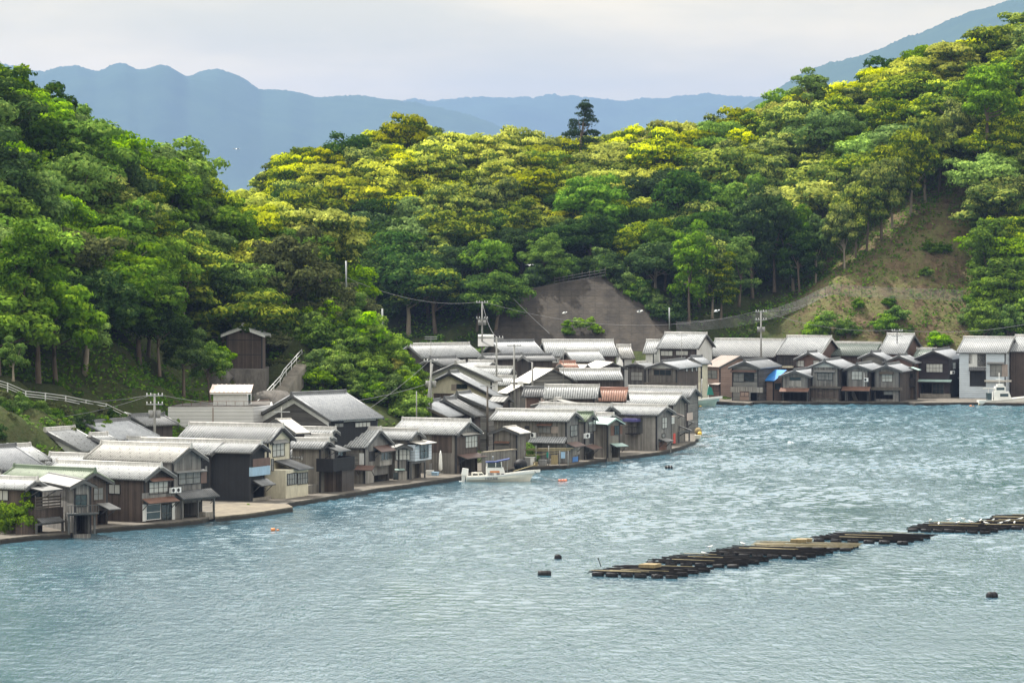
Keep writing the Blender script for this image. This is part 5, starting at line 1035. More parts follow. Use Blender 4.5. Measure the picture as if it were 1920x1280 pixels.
# wire fence on the bare slope
def wirefence(pts, hgt, lab, nr=9, postevery=1, mat='timber'):
    root = empty('slope_fence', pts[0], 0, lab, 'fence'); q = MB()
    for k in range(nr): q.tube([p-pts[0]+Vector((0, 0, hgt*(k+.3)/nr)) for p in pts], .022, 3, False)
    q.build('wire', MT['wire'], root)
    for p in pts[::postevery]: q = MB(); q.tube([p-pts[0]-Vector((0, 0, .3)), p-pts[0]+Vector((0, -.12, hgt+.1))], .03, 5); q.build('post', MT[mat], root)
def sub(pl, n):
    out_ = []
    for i in range(n): 
        f = i/(n-1)*(len(pl)-1); k = min(int(f), len(pl)-2); a, b_ = pl[k], pl[k+1]; f -= k; out_.append(at(*[a[j]+(b_[j]-a[j])*f for j in range(3)]))
    return out_
wirefence(sub([(1268, 622, 707), (1330, 618, 708), (1400, 610, 709), (1460, 594, 710), (1500, 580, 711), (1545, 557, 713), (1562, 552, 714)], 15), 1.7, 'drooping grey wire mesh fence rising along the foot of the dark wooded slope')
wirefence(sub([(1562, 552, 714), (1600, 556, 715), (1680, 560, 715.5), (1760, 562, 716), (1805, 565, 716)], 11), 1.9, 'grey wire mesh fence running level across the bare earth slope')
wirefence(sub([(1040, 534, 720.5), (1100, 523, 721), (1135, 517, 721.5)], 8), 1.4, 'thin fence with grey posts on top of the concrete wall', 3)
for px, py, h_, d, lab in [(1255, 606, 2.6, 709, 'short grey steel post at the right end of the concrete wall'), (649, 542, 3.5, 530, 'slim grey steel pole rising from the crest behind the knoll'), (717, 628, 3.2, 520, 'ribbed grey steel post on the knoll beside the bushes')]:
    p = at(px, py, d); q = MB(); q.tube([(0, 0, -1), (0, 0, h_)], .12, 6); tag(q.build('steel_post', MT['steel'], loc=p), lab, 'post')
# ------------------------------------------------------------------ utility poles and lines
def pole(px, ytop, ybot, d, lab, r=.16, arms=(0.4,), lean=0., tr=False, mat='pole_concrete', insul=True):
    zt, zb = wz(ytop, d), wz(ybot, d)-2.; x = wx(px, d); h_ = zt-zb; root = empty('utility_pole', (x, d, zb), 0, lab, 'utility pole')
    q = MB(); q.tube([(0, 0, 0), (lean, 0, h_)], [r, r*.62], 8); q.build('pole', MT[mat], root)
    for a in arms:
        q = MB(); z = h_-a; q.box(lean-.9, -.14, z-.05, lean+.9, -.04, z+.05); am = q.build('crossarm', MT['steel'], root)
        if insul:
            for k in (-.8, -.4, .4, .8): q = MB(); q.tube([(lean+k, -.09, z+.05), (lean+k, -.09, z+.28)], [.06, .05], 6); q.build('insulator', MT['white_paint'], am)
    if tr:
        for s in (-.38, .38): q = MB(); q.tube([(s, -.1, h_*.62), (s, -.1, h_*.62+.8)], .26, 10); q.build('transformer', MT['metal_grey'], root)
    return Vector((x+lean, d, zt))
PL = {}
GPL = [('a', 290, 738, 821, 446, 'utility pole with transformers above the grey roofs at the left', dict(arms=(.2, 1.1), tr=True)),
 ('b', 808, 674, 780, 505, 'upright grey pole with a crossarm before the cream gabled house', dict(arms=(.2,), tr=True)), ('c', 795, 682, 780, 504, 'leaning grey pole beside the cream gabled house', dict(arms=(), lean=1.0)),
 ('d', 781, 733, 780, 500, 'thin short pole above the striped silver roof', dict(arms=(), r=.09)), ('e', 914, 722, 805, 508, 'dark wooden pole in front of the blue-grey roofed clapboard house', dict(arms=(.1,), mat='timber', insul=False)),
 ('f', 931, 631, 728, 560, 'left one of two tall poles rising from the middle of the village', dict(arms=(.2,))), ('g', 964, 645, 742, 548, 'right one of two tall poles rising from the middle of the village', dict(arms=(.2,))),
 ('h', 904, 565, 658, 650, 'tallest pole with white insulators below the dark forest beside the solar heater', dict(arms=(.2, 2.6), tr=True)), ('i', 998, 679, 722, 545, 'plain pole in front of the clapboard gable with the cream roof', dict(arms=())),
 ('j', 1427, 582, 664, 690, 'pole with two drum transformers above the longest whitish roof', dict(arms=(.2, 1.5), tr=True)), ('k', 1278, 625, 662, 680, 'slim antenna pole in front of the two-storey white gabled house', dict(arms=(.3,), r=.07, insul=False)),
 ('l', 1682, 618, 664, 690, 'dark pole in front of the steep light roof', dict(arms=(.2, 1.), r=.11, mat='timber_dark')), ('m', 528, 763, 790, 455, 'short grey pole before the big tiled house', dict(arms=(.5,), r=.09, insul=False)), ('n', 808, 630, 665, 612, 'thin aerial mast on the wide mottled roof', dict(arms=(.1, .4), r=.05, insul=False)),
 ('o', 1056, 655, 690, 548, 'thin aerial mast beside the clapboard gable', dict(arms=(.1,), r=.05, insul=False))]
for k, px, y0, y1, d, lab, kw in GPL: PL[k] = pole(px, y0, y1, d, lab, **kw)
def line(a, b_, sag, lab, r=.022):
    n = 14; q = MB(); pts_ = [a.lerp(b_, i/n)-Vector((0, 0, sag*4*(i/n)*(1-i/n))) for i in range(n+1)]; q.tube([p-a for p in pts_], r, 4, False); tag(q.build('power_line', MT['wire'], loc=a), lab, 'power line', 'power lines')
line(PL['a'], at(-20, 722, 444), 1.2, 'wire from the left utility pole to the left frame edge'); line(PL['a'], at(-20, 790, 430), .8, 'lower wire from the left utility pole across the grey roofs', .018)
line(PL['a'], at(800, 720, 505), 2.0, 'long wire from the left utility pole to the cream gabled house'); line(PL['b'], at(500, 855, 462), 1.5, 'wire dropping from the upright grey pole to the front boathouses')
line(PL['h'], at(649, 520, 530), 1.4, 'wire from the tallest pole across the dark forest'); line(PL['h'], PL['j'], 3.0, 'wire from the tallest pole past the concrete wall to the far pole'); line(PL['j'], at(1560, 548, 714), 1.0, 'wire from the far pole up to the slope fence'); line(PL['j'], PL['l'], 1.2, 'wire between the two poles of the far row')
line(PL['l'], at(1960, 600, 695), 1.0, 'wire from the dark pole to the right frame edge'); line(PL['f'], PL['h'], 1.0, 'wire from the left tall pole to the tallest pole'); line(PL['g'], PL['i'], .5, 'short wire between the right tall pole and the plain pole'); line(PL['b'], PL['g'], 1.2, 'wire between the upright grey pole and the right tall pole'); line(at(963, 560, 712), at(1030, 625, 708), .1, 'diagonal cable lying across the concrete wall', .05)
# solar heater
p = at(911, 637, 651); root = empty('solar_heater', p, 0, 'white solar water heater with its tank on the grey roof', 'solar heater')
q = MB(); q.tube([(-1.2, 0, .5), (1.2, 0, .5)], .32, 10); q.build('tank', MT['white_paint'], root); q = MB(); slab(q, (-1.2, -2, -.9), (1.2, -2, -.9), (1.2, -.3, .3), (-1.2, -.3, .3), .12); q.build('collector', MT['metal_grey'], root)
q = MB(); q.box(-1, -.2, -.8, -.9, .1, .3); q.box(.9, -.2, -.8, 1, .1, .3); q.build('stand', MT['steel'], root)
# ------------------------------------------------------------------ boats
def hull(L_, B_, h0, h1, mat_top, root, mat_low=None, n=24, name='hull', sheer=1.8):
    """open hull, bow towards +x, waterline z=0"""
    q = MB(); secs = []
    for i in range(n+1):
        t_ = i/n; x = -L_/2+L_*t_; w_ = B_/2*(1-max(0, (t_-.45)/.55)**2.2)*(.86+.14*min(1, t_*4)); zt = h0+(h1-h0)*t_**sheer; keel = -.35+max(0, t_-.8)*1.6*1.2
        xo = 0; wl = w_*(.86 if t_ < .6 else .86-.5*(t_-.6)/.4)
        xk = x-max(0, t_-.75)*1.6*(zt)*.0
        xt = x+.9*max(0, (t_-.7)/.3)**2; secs.append([(xt, -w_, zt), (x, -(w_*.55+wl*.45), zt*.45), (x-max(0, t_-.8)*2.2*.55, -wl*.75, -.02), (x-max(0, t_-.8)*2.2, 0, keel-.15), (x-max(0, t_-.8)*2.2*.55, wl*.75, -.02), (x, (w_*.55+wl*.45), zt*.45), (xt, w_, zt)])
    for i in range(n):
        for j in range(6): q.face([secs[i][j], secs[i][j+1], secs[i+1][j+1], secs[i+1][j]], smooth=True)
    q.face(secs[0][::-1]); o = q.build(name, MT[mat_top], root)
    q = MB()
    for i in range(n):
        a, b_ = secs[i], secs[i+1]; zd = -.28
        q.face([(a[0][0], a[0][1]*.93, a[0][2]+zd), (b_[0][0], b_[0][1]*.93, b_[0][2]+zd), (b_[6][0], b_[6][1]*.93, b_[6][2]+zd), (a[6][0], a[6][1]*.93, a[6][2]+zd)])
        for s in (0, 6): 
            A1, B1 = a[s], b_[s]; k_ = .9
            q.hexa([(A1[0], A1[1]*k_, A1[2]-.3), (B1[0], B1[1]*k_, B1[2]-.3), (B1[0], B1[1]*1.03+(0), B1[2]-.10), (A1[0], A1[1]*1.03, A1[2]-.10), (A1[0], A1[1]*k_, A1[2]+.02), (B1[0], B1[1]*k_, B1[2]+.02), (B1[0], B1[1]*1.03, B1[2]+.02), (A1[0], A1[1]*1.03, A1[2]+.02)])
    q.build('deck', MT['gel_white'], root); return o
p = onz(936, 902); root = empty('motorboat', p, R(3), 'white open motorboat with blue canopy and outboard engine moored off the quay', 'boat')
hl = hull(7.3, 2.1, .55, 1.3, 'gel_cream', root)
q = MB(); q.box(-4.05, -1.02, .02, 3.0, -.98, .06)
cab = MB(); cab.hexa([(-1.45, -.6, .45), (.75, -.6, .45), (.75, .6, .45), (-1.45, .6, .45), (-1.45, -.58, 1.55), (.45, -.58, 1.55), (.45, .58, 1.55), (-1.45, .58, 1.55)]); co = cab.build('console', MT['gel_white'], root)
q = MB(); q.hexa([(-1.32, -.615, 1.6), (.3, -.615, 1.6), (.3, .615, 1.6), (-1.32, .615, 1.6), (-1.3, -.6, 2.15), (.05, -.6, 2.15), (.05, .6, 2.15), (-1.3, .6, 2.15)]); q.build('windscreen', MT['glass_teal'], root)
q = MB(); [q.box(x, y, 1.5, x+.07, y+.07, 2.2) for x in (-1.42, -.45, .2) for y in (-.66, .6)]; q.build('canopy_frame', MT['gel_white'], root)
q = MB(); slab(q, (-1.5, -.68, 2.2), (-.1, -.68, 2.22), (-.1, .68, 2.22), (-1.5, .68, 2.2), .1); slab(q, (-.35, -.72, 2.25), (1.15, -.72, 2.55), (1.15, .72, 2.55), (-.35, .72, 2.25), .09); q.build('canopy', MT['navy'], root)
q = MB(); q.box(-1.05, -.618, 1.0, -.0, -.603, 1.2); q.build('orange_band', MT['orange_paint'], root)
q = MB(); [q.box(x, -.7, .72, x+.07, -.66, .98) for x in (-1.2, -1.05, -.9, -.75, -.3, -.18, -.06)]; q.box(.2, -.7, .75, .5, -.66, .9); q.build('rope_holder', MT['ink'], root)
q = MB(); q.tube([(-.7, -.1, 2.2), (-.7, -.1, 2.75)], .04, 5); q.tube([(-.7, -.1, 2.62), (-.7, -.1, 2.8)], .1, 6); q.tube([(.9, .3, 1.0), (.95, .3, 2.5)], .025, 4); q.build('mast', MT['steel'], root)
q = MB(); q.tube([(-3.0, -.85, .95), (-1.9, -.85, .95), (-1.6, -.85, .6)], .04, 5); q.tube([(-3.0, .85, .95), (-1.9, .85, .95), (-1.6, .85, .6)], .04, 5); [q.tube([(x, s, .5), (x, s, .95)], .035, 4) for x in (-3.0, -2.3) for s in (-.85, .85)]; q.build('rail', MT['gel_cream'], root)
en = MB(); en.hexa([(-4.2, -.28, .72), (-3.45, -.3, .65), (-3.45, .3, .65), (-4.2, .28, .72), (-4.05, -.22, 1.5), (-3.4, -.24, 1.4), (-3.4, .24, 1.4), (-4.05, .22, 1.5)]); en.hexa([(-4.15, -.12, -.2), (-3.85, -.12, -.2), (-3.85, .12, -.2), (-4.15, .12, -.2), (-4.15, -.16, .8), (-3.7, -.16, .8), (-3.7, .16, .8), (-4.15, .16, .8)]); en.tube([(-4.45, 0, .0), (-3.8, 0, .0)], [.06, .11], 8)
eo_ = en.build('outboard_engine', MT['gel_white'], root); bv = eo_.modifiers.new('b', 'BEVEL'); bv.width = .07; bv.segments = 2
q = MB(); q.box(1.4, -.05, 1.18, 3.5, .05, 1.24)
q2 = MB(); q2.tube([(1.6, .5, 1.1), (3.9, .55, 1.75)], .045, 5); q2.tube([(3.85, .55, 1.7), (4.0, .55, 1.95)], .06, 5); q2.build('boat_hook', MT['bamboo'], root)
fc = bpy.data.curves.new('boat_name', 'FONT'); fc.body = 'HERBIE'; fc.size = .34; fc.extrude = .004; fc.align_x = 'CENTER'; fo = bpy.data.objects.new('t', fc); col.objects.link(fo); bpy.context.view_layer.update()
me = bpy.data.meshes.new_from_object(fo); bpy.data.objects.remove(fo); me.materials.clear(); me.materials.append(MT['ink']); fm = bpy.data.objects.new('lettering', me); col.objects.link(fm); fm.parent = root; fm.location = (-.9, -1.075, .27); fm.rotation_euler = (R(80), 0, 0); fm.scale = (1.35, 1, 1)
b0 = onz(1055, 902); root2 = empty('mooring_float', (b0.x, b0.y, .05), R(8), 'orange banded mooring float off the bow of the white motorboat', 'float')
q = MB()
for i in range(3): q.tube([(-.48+i*.33, 0, 0), (-.44+i*.33, 0, 0), (-.22+i*.33, 0, 0), (-.18+i*.33, 0, 0)], [.12, .2, .2, .12], 10)
q.build('body', MT['buoy_orange'], root2); q = MB(); q.tube([(-.55, 0, 0), (.52, 0, 0)], .11, 8); q.build('core', MT['rust'], root2)
line(p+Vector((3.9, 0, 1.1)), Vector((b0.x-.5, b0.y, .08)), .25, 'mooring rope from the bow of the white motorboat to the orange float', .035)
# fishing boat right
p = onz(1896, 759); root = empty('fishing_boat', p, R(4), 'white fishing boat with a tall wheelhouse moored at the right frame edge', 'boat')
hull(10.5, 2.7, .75, 1.75, 'gel_white', root)
q = MB(); q.hexa([(-2.9, -.85, .6), (.1, -.85, .6), (.1, .85, .6), (-2.9, .85, .6), (-2.8, -.8, 2.1), (-.5, -.8, 2.1), (-.5, .8, 2.1), (-2.8, .8, 2.1)]); q.build('cabin', MT['gel_white'], root)
q = MB(); q.box(-2.6, -.7, 2.1, -1.0, .7, 2.9); q.box(-2.3, -.5, 2.95, -1.3, .5, 3.25); q.build('wheelhouse', MT['gel_white'], root)
q = MB(); q.box(-2.45, -.715, 2.35, -1.2, -.702, 2.75); q.box(-1.9, -.865, 1.35, -.6, -.83, 1.8); q.build('cabin_window', MT['glass_teal'], root)
q = MB(); q.tube([(-1.9, 0, 3.2), (-1.9, 0, 5.0)], .05, 5); q.tube([(-2.4, 0, 4.0), (-1.4, 0, 4.0)], .035, 4); q.tube([(-3.6, 0, .8), (-3.6, 0, 2.6)], .05, 5); q.build('mast', MT['gel_white'], root)
q = MB(); q.box(-4.4, -.2, 2.55, -2.6, .4, 2.62); q.build('awning', MT['gel_cream'], root); q = MB(); q.tube([(-4.7, -.9, .5), (-5.3, -.95, .1)], .09, 6); q.build('fender', MT['yellow_plastic'], root)
q = MB(); q.box(-3.9, -.7, .6, -3.2, .4, 1.9); q.build('locker', MT['glass_teal'], root)
q = MB(); 
p = onz(1302, 762); root = empty('fishing_boat', p, R(8), 'bow of a pale boat showing behind the promontory tip', 'boat'); hull(7, 2.2, .8, 1.6, 'boat_teal', root); q = MB(); q.tube([(2.2, 0, 1.), (2.2, 0, 3.4)], .06, 5); q.tube([(1.0, 0, .9), (1.2, 0, 4.3)], .05, 5); q.build('mast', MT['gel_white'], root); q = MB(); q.hexa([(2, -.3, 1.8), (3, -.3, 1.8), (3, .3, 1.8), (2, .3, 1.8), (2.2, -.2, 3.2), (2.7, -.2, 2.9), (2.7, .2, 2.9), (2.2, .2, 3.2)]); q.build('net_bundle', MT['green_net'], root)
# small pickup
p = onz(1815, 741, .45); root = empty('pickup_truck', p, R(78), 'small dark pickup truck with a yellow plate parked beside the purple-brown boathouse', 'truck')
q = MB(); q.box(-1.6, -.7, .35, 1.6, .7, .8); q.box(-1.65, -.72, .8, .3, -.66, 1.1); q.box(-1.65, .66, .8, .3, .72, 1.1); q.box(-1.68, -.72, .55, -1.62, .72, 1.1); bo = q.build('body', MT['car_paint'], root)
q = MB(); q.hexa([(.35, -.7, .8), (1.6, -.7, .8), (1.6, .7, .8), (.35, .7, .8), (.45, -.62, 1.75), (1.2, -.62, 1.75), (1.2, .62, 1.75), (.45, .62, 1.75)]); q.build('cab', MT['car_paint'], root)
q = MB(); q.hexa([(.36, -.55, 1.1), (.40, -.55, 1.1), (.40, .55, 1.1), (.36, .55, 1.1), (.42, -.52, 1.65), (.44, -.52, 1.65), (.44, .52, 1.65), (.42, .52, 1.65)]); q.build('rear_window', MT['glass_teal'], root)
q = MB(); q.box(-1.70, -.22, .52, -1.683, .12, .66); q.build('number_plate', MT['plate_yellow'], root)
for x in (-1.05, 1.05):
    for y in (-.68, .68): q = MB(); q.tube([(x, y-.08, .28), (x, y+.08, .28)], .28, 12); w_ = q.build('wheel', MT['rubber'], root); q = MB(); q.tube([(x, y-.09, .28), (x, y+.09, .28)], .15, 10); q.build('rim', MT['metal_grey'], w_)
for y in (-.6, .6): q = MB(); q.box(-1.7, y-.06, .72, -1.683, y+.06, .84); q.build('tail_light', MT['red_plastic'], root)
# ------------------------------------------------------------------ oyster rafts
def raft(px, py, la, lb, ang, lab, kind=0, nf=7, seed=0):
    rr = random.Random(seed); p = onz(px, py, .35); root = empty('oyster_raft', (p.x, p.y, 0), R(ang), lab, 'raft', 'oyster rafts on the bay')
    pm = 'bamboo' if kind == 1 else 'black_pole'
    q = MB(); n = int(lb/(.8 if kind != 1 else 1.0))
    for i in range(n+1): y = lb*i/n+rr.uniform(-.05, .05); q.tube([(rr.uniform(-.35, .05), y, .66+rr.uniform(-.05, .08)), (la/2, y+rr.uniform(-.08, .08), .68), (la+rr.uniform(-.05, .4), y+rr.uniform(-.1, .1), .66)], .04 if kind != 1 else .032, 5)
    lp_ = q.build('long_poles', MT[pm], root); lp_.location.z = -.3
    q = MB(); n = int(la/.65)
    for i in range(n+1): x = la*i/n+rr.uniform(-.08, .08); q.tube([(x, rr.uniform(-.4, 0), .56), (x+rr.uniform(-.12, .12), lb+rr.uniform(0, .3), .56)], .04, 5)
    q.build('cross_poles', MT['black_pole'], root).location.z = -.3
    q = MB()
    for k in range(3 if kind == 0 else 5): y = rr.uniform(0, lb); x = rr.uniform(0, la*.3); q.tube([(x, y, .76), (x+rr.uniform(.35, .65)*la, y+rr.uniform(-.3, .3), .77)], .026, 5)
    q.build('bamboo_poles', MT['bamboo'], root).location.z = -.3
    if kind == 2 or kind == 1:
        for k in range(2): x, y = rr.uniform(la*.3, la*.6), rr.uniform(lb*.4, lb*.8); q = MB(); q.box(x, y, .78, x+1.4, y+.8, 1.05); q.build('crate', MT['straw'], root).location.z = -.3
    q0 = None
    for row in (0, 1, 2, 3):
        y = .15+(lb-.5)*row/3
        for i in range(nf):
            x = (i+.5)*la/nf+rr.uniform(-.12, .12)
            if q0 is None: q = MB(); q.tube([(-.5, 0, 0), (-.46, 0, 0), (-.4, 0, 0), (.4, 0, 0), (.46, 0, 0), (.5, 0, 0)], [.1, .2, .24, .24, .2, .1], 12); q0 = q.build('float', MT['black_plastic'], root); o = q0
            else: o = q0.copy(); col.objects.link(o); o.parent = root
            o.location = (x, y+rr.uniform(-.05, .05), .12); o.rotation_euler = (rr.uniform(0, 6), rr.uniform(-.04, .04), rr.uniform(-.06, .06))
    return root
raft(1105, 1071, 7.8, 7.6, -24, 'nearest oyster raft with a thin upright stick at its left corner', 2, 6, 1)
raft(1212, 1051, 8.4, 7.6, -24, 'second oyster raft behind the nearest one', 0, 6, 2)
raft(1326, 1035, 9.2, 7.4, -22, 'third oyster raft with gulls at its left corner', 0, 7, 3)
raft(1408, 1023, 9.0, 5.0, -12, 'oyster raft covered with pale bamboo poles and a dark crate', 1, 7, 4)
raft(1520, 1008, 9.2, 7.8, -22, 'plain black oyster raft behind the bamboo covered one', 0, 6, 5)
raft(1701, 989, 8.0, 7.5, -22, 'oyster raft crowded with gulls near the right frame edge', 0, 7, 6)
raft(1826, 984, 8.0, 7.0, -12, 'oyster raft reaching the right frame edge with many gulls', 0, 7, 7)
raft(1850, 974, 9.5, 6.5, -14, 'farthest oyster raft cut by the right frame edge', 0, 7, 8)
p = onz(1127, 1062, .5); q = MB(); q.tube([(0, 0, 0), (-.22, 0, .65)], .035, 5); q.tube([(-.22, 0, .62), (-.24, 0, .72)], .06, 5); tag(q.build('marker_stick', MT['black_pole'], loc=p), 'thin black stick standing on the nearest oyster raft', 'stick')
# floats on the water
for px, py, l_, r_, a, lab in [(1021, 1078, 1.1, .32, 0, 'black cylindrical float lying left of the nearest raft'), (1046, 1047, .4, .3, 60, 'small round black float behind the cylindrical one'), (1231, 1084, .75, .3, 80, 'black float in front of the nearest raft'), (1860, 1119, .85, .33, 30, 'black float drifting alone at the lower right'), (1254, 878, .9, .26, 0, 'dark float with pale rim between the promontory and the open bay')]:
    p = onz(px, py); root = empty('float', (p.x, p.y, .08), R(a), lab, 'float'); q = MB(); q.tube([(-l_/2, 0, 0), (-l_/2+.05, 0, 0), (-l_/2+.12, 0, .01), (l_/2-.12, 0, .01), (l_/2-.05, 0, 0), (l_/2, 0, 0)], [r_*.4, r_*.85, r_, r_, r_*.85, r_*.4], 14); q.build('drum', MT['black_plastic'], root)
    q = MB(); [q.tube([(x, 0, 0), (x+.05, 0, 0)], r_*1.05, 14) for x in (-l_*.22, l_*.18)]; q.build('band', MT['metal_grey' if px == 1254 else 'black_pole'], root)
for px, py, m_, lab in [(1480, 831, 'gull_white', 'pair of small pale floats in the middle of the bay'), (1820, 762, 'orange_paint', 'small orange buoy before the fishing boat'), (1313, 763, 'yellow_plastic', 'small yellow buoy by the pale boat bow'), (512, 994, 'orange_paint', 'tiny orange buoy off the near shore')]:
    p = onz(px, py); q = MB(); q.tube([(-.2, 0, 0), (-.12, 0, .05), (.12, 0, .05), (.2, 0, 0)], [.05, .16, .16, .05], 8); q.tube([(.3, .1, 0), (.42, .1, .03), (.6, .1, 0)], [.04, .1, .03], 6); tag(q.build('buoy', MT[m_], loc=(p.x, p.y, .03)), lab, 'buoy')
# gulls ------------------------------------------------------------------
def gull(loc, rz, lab, fly=False, s=1., grp='gulls resting on the oyster rafts'):
    q = MB(); q.tube([(-.28, 0, .16), (-.12, 0, .19), (.08, 0, .21), (.2, 0, .26), (.27, 0, .31), (.34, 0, .31), (.38, 0, .30)], [.02, .07, .09, .06, .055, .05, .01], 8)
    root = empty('seagull', loc, rz, lab, 'gull', grp); root.scale = (s, s, s); q.build('body', MT['gull_white'], root)
    for sd in (-1, 1):
        w_ = MB()
        if fly: P3 = [(.12, sd*.05, .23), (.18, sd*.35, .36), (.02, sd*.75, .30), (-.06, sd*.72, .29), (.0, sd*.35, .34), (-.08, sd*.05, .22)]
        else: P3 = [(.1, sd*.085, .27), (-.05, sd*.1, .25), (-.36, sd*.04, .2), (-.34, sd*.03, .17), (-.05, sd*.09, .17), (.08, sd*.085, .19)]
        w_.face(P3); w_.face([(a, b_, c_-.015) for a, b_, c_ in P3[::-1]]); n_p = len(P3)
        for i in range(n_p): a, b_ = P3[i], P3[(i+1) % n_p]; w_.face([a, b_, (b_[0], b_[1], b_[2]-.015), (a[0], a[1], a[2]-.015)])
        w_.build('wing', MT['gull_grey'], root)
    if not fly: q = MB(); [q.tube([(.02, y, .0), (.02, y, .14)], .012, 4) for y in (-.04, .04)]; q.build('legs', MT['yellow_plastic'], root)
GL = 'white gull resting on the row of oyster rafts'
for px, py in [(1330, 1028), (1322, 1040), (1394, 1022), (1743, 978), (1760, 984), (1778, 977), (1795, 982), (1808, 976), (1822, 981), (1838, 978), (1850, 983), (1862, 977), (1875, 983), (1888, 979), (1902, 982), (1912, 975)]:
    p = onz(px, py, .48); gull((p.x, p.y, .45), rnd.uniform(0, 6.28), GL, s=.9)
gull(at(443, 282, 600), R(80), 'white gull flying before the blue mountains at the left', True, .8, None); gull(at(993, 500, 640), R(60), 'white gull gliding in front of the dark forest', True, 1.0, None); gull(at(1058, 590, 560), R(20), 'small white gull in front of the concrete wall', True, 1.1, None)
gull(at(1199, 588, 560), R(-20), 'white gull crossing the right part of the concrete wall', True, 1.3, None); gull(at(1343, 587, 560), R(20), 'white gull before the dark slope right of the concrete wall', True, 1.3, None)
gull(at(240, 779, 441), R(190), 'large pale bird perched on the ridge of the broad grey roof', False, 1.1, None)
# ------------------------------------------------------------------ quayside things
def thing(name, px, py, z, lab, cat, rz=0): p = onz(px, py, z); return empty(name, p, R(rz), lab, cat)
r = thing('parasol', 826, 889, .45, 'closed white parasol standing on the quay beside the striped silver roof', 'parasol'); q = MB(); q.tube([(0, 0, 0), (0, 0, 2.7)], .03, 6); q.build('pole', MT['steel'], r); q = MB(); q.tube([(0, 0, .45), (0, 0, .6), (0, 0, 1.3), (0, 0, 2.3), (0, 0, 2.65)], [.12, .22, .2, .14, .03], 10); q.build('canopy', MT['gel_white'], r); q = MB(); q.tube([(0, 0, 0), (0, 0, .08)], .3, 12); q.build('foot', MT['concrete'], r)
r = thing('freezer', 994, 872, .45, 'white chest freezer on the quay beside the fishing gear', 'freezer', -12); q = MB(); q.box(-.55, -.35, 0, .55, .35, .9); q.build('body', MT['metal_grey'], r); q = MB(); q.box(-.57, -.37, .9, .57, .37, .98); q.box(.1, -.36, .05, .56, -.352, .88); q.build('lid', MT['gel_white'], r)
r = thing('drying_rack', 1025, 872, .45, 'bamboo pole rack hung with nets and gear on the quay', 'rack', -12)
for x in (-2.6, -1.2, .3, 1.6, 2.6): q = MB(); q.tube([(x, -.3, 0), (x, -.3, 2.3 if x in (-1.2, .3) else 1.8)], .05, 5); q.build('post', MT['pole_concrete'], r)
for a, b_, z in [(-2.9, 2.9, 1.75), (-2.2, 3.2, 1.9), (-2.9, .2, 1.15), (-1.5, 2.8, 1.65), (-.4, 1.7, 1.4)]: q = MB(); q.tube([(a, -.3, z), (b_, -.25, z+.12)], .05, 5); q.build('bamboo_pole', MT['bamboo'], r)
for x0, x1, z0, z1, m_, n_ in [(.05, .3, .9, 1.55, 'green_net', 'hanging_net'), (1.75, 2.25, .85, 1.6, 'blue_pale', 'hanging_basket'), (.6, 1.4, .15, 1.25, 'straw', 'hanging_mat')]: q = MB(); q.hexa([(x0+.03, -.42, z0), (x1-.04, -.42, z0), (x1-.02, -.3, z0+.03), (x0, -.3, z0), (x0, -.4, z1), (x1, -.4, z1), (x1, -.31, z1), (x0, -.31, z1)]); q.build(n_, MT[m_], r)
for px, py, w_, h_, m_, lab in [(1018, 872, .9, .6, 'metal_grey', 'grey crate under the bamboo rack'), (1048, 868, .5, .45, 'blue_plastic', 'blue tub at the right end of the bamboo rack'), (1004, 873, .5, .4, 'straw', 'brown basket between the freezer and the rack'), (1036, 870, .6, .5, 'concrete', 'grey sack beside the rack post'), (806, 890, .8, .45, 'gel_white', 'white box at the quay edge left of the parasol'), (816, 891, .7, .35, 'blue_pale', 'pale blue basket beside the white box by the parasol'), (1308, 822, .8, .4, 'gel_cream', 'cream box on the tip of the promontory'), (1345, 752, .6, .5, 'blue_pale', 'pale blue bin on the far quay'), (1731, 741, .6, .5, 'orange_paint', 'orange crate in the bay of the dark purple-brown boathouse'), (1653, 748, .7, .5, 'rust', 'rusty red box in the bay of the far grey boathouse'), (470, 926, .9, .7, 'gel_cream', 'cream appliance beside the black boathouse on the slab')]:
    r = thing('crate', px, py, .45, lab, 'container', rnd.uniform(-25, 10)); q = MB(); q.hexa([(-w_*.45, -.25, 0), (w_*.45, -.25, 0), (w_*.45, .25, 0), (-w_*.45, .25, 0), (-w_/2, -.3, h_), (w_/2, -.3, h_), (w_/2, .3, h_), (-w_/2, .3, h_)]); q.build('body', MT[m_], r); q = MB(); q.box(-w_/2-.03, -.33, h_, w_/2+.03, .33, h_+.05); q.build('rim', MT[m_], r)
for px, py, r_, m_, lab in [(1037, 862, .2, 'buoy_orange', 'salmon round float hanging on the bamboo rack'), (1312, 815, .3, 'yellow_plastic', 'yellow float on the tip of the promontory'), (1309, 812, .5, 'straw', 'round brown net heap on the tip of the promontory')]:
    p = onz(px, py, .6); q = MB(); n = 7; q.tube([(0, 0, -r_*math.cos(math.pi*i/n)) for i in range(n+1)], [max(.01, r_*math.sin(math.pi*i/n)) for i in range(n+1)], 10); tag(q.build('net_float', MT[m_], loc=(p.x, p.y-.3, p.z+r_*.6)), lab, 'float')
p = onz(976, 876, .6); q = MB(); n = 8; q.tube([(0, 0, -.7*math.cos(math.pi*i/n)) for i in range(n+1)], [max(.01, .8*math.sin(math.pi*i/n)) for i in range(n+1)], 12); tag(q.build('net_heap', MT['black_plastic'], loc=(p.x, p.y, .9)), 'heap of black netting at the foot of the plank sea wall', 'net')
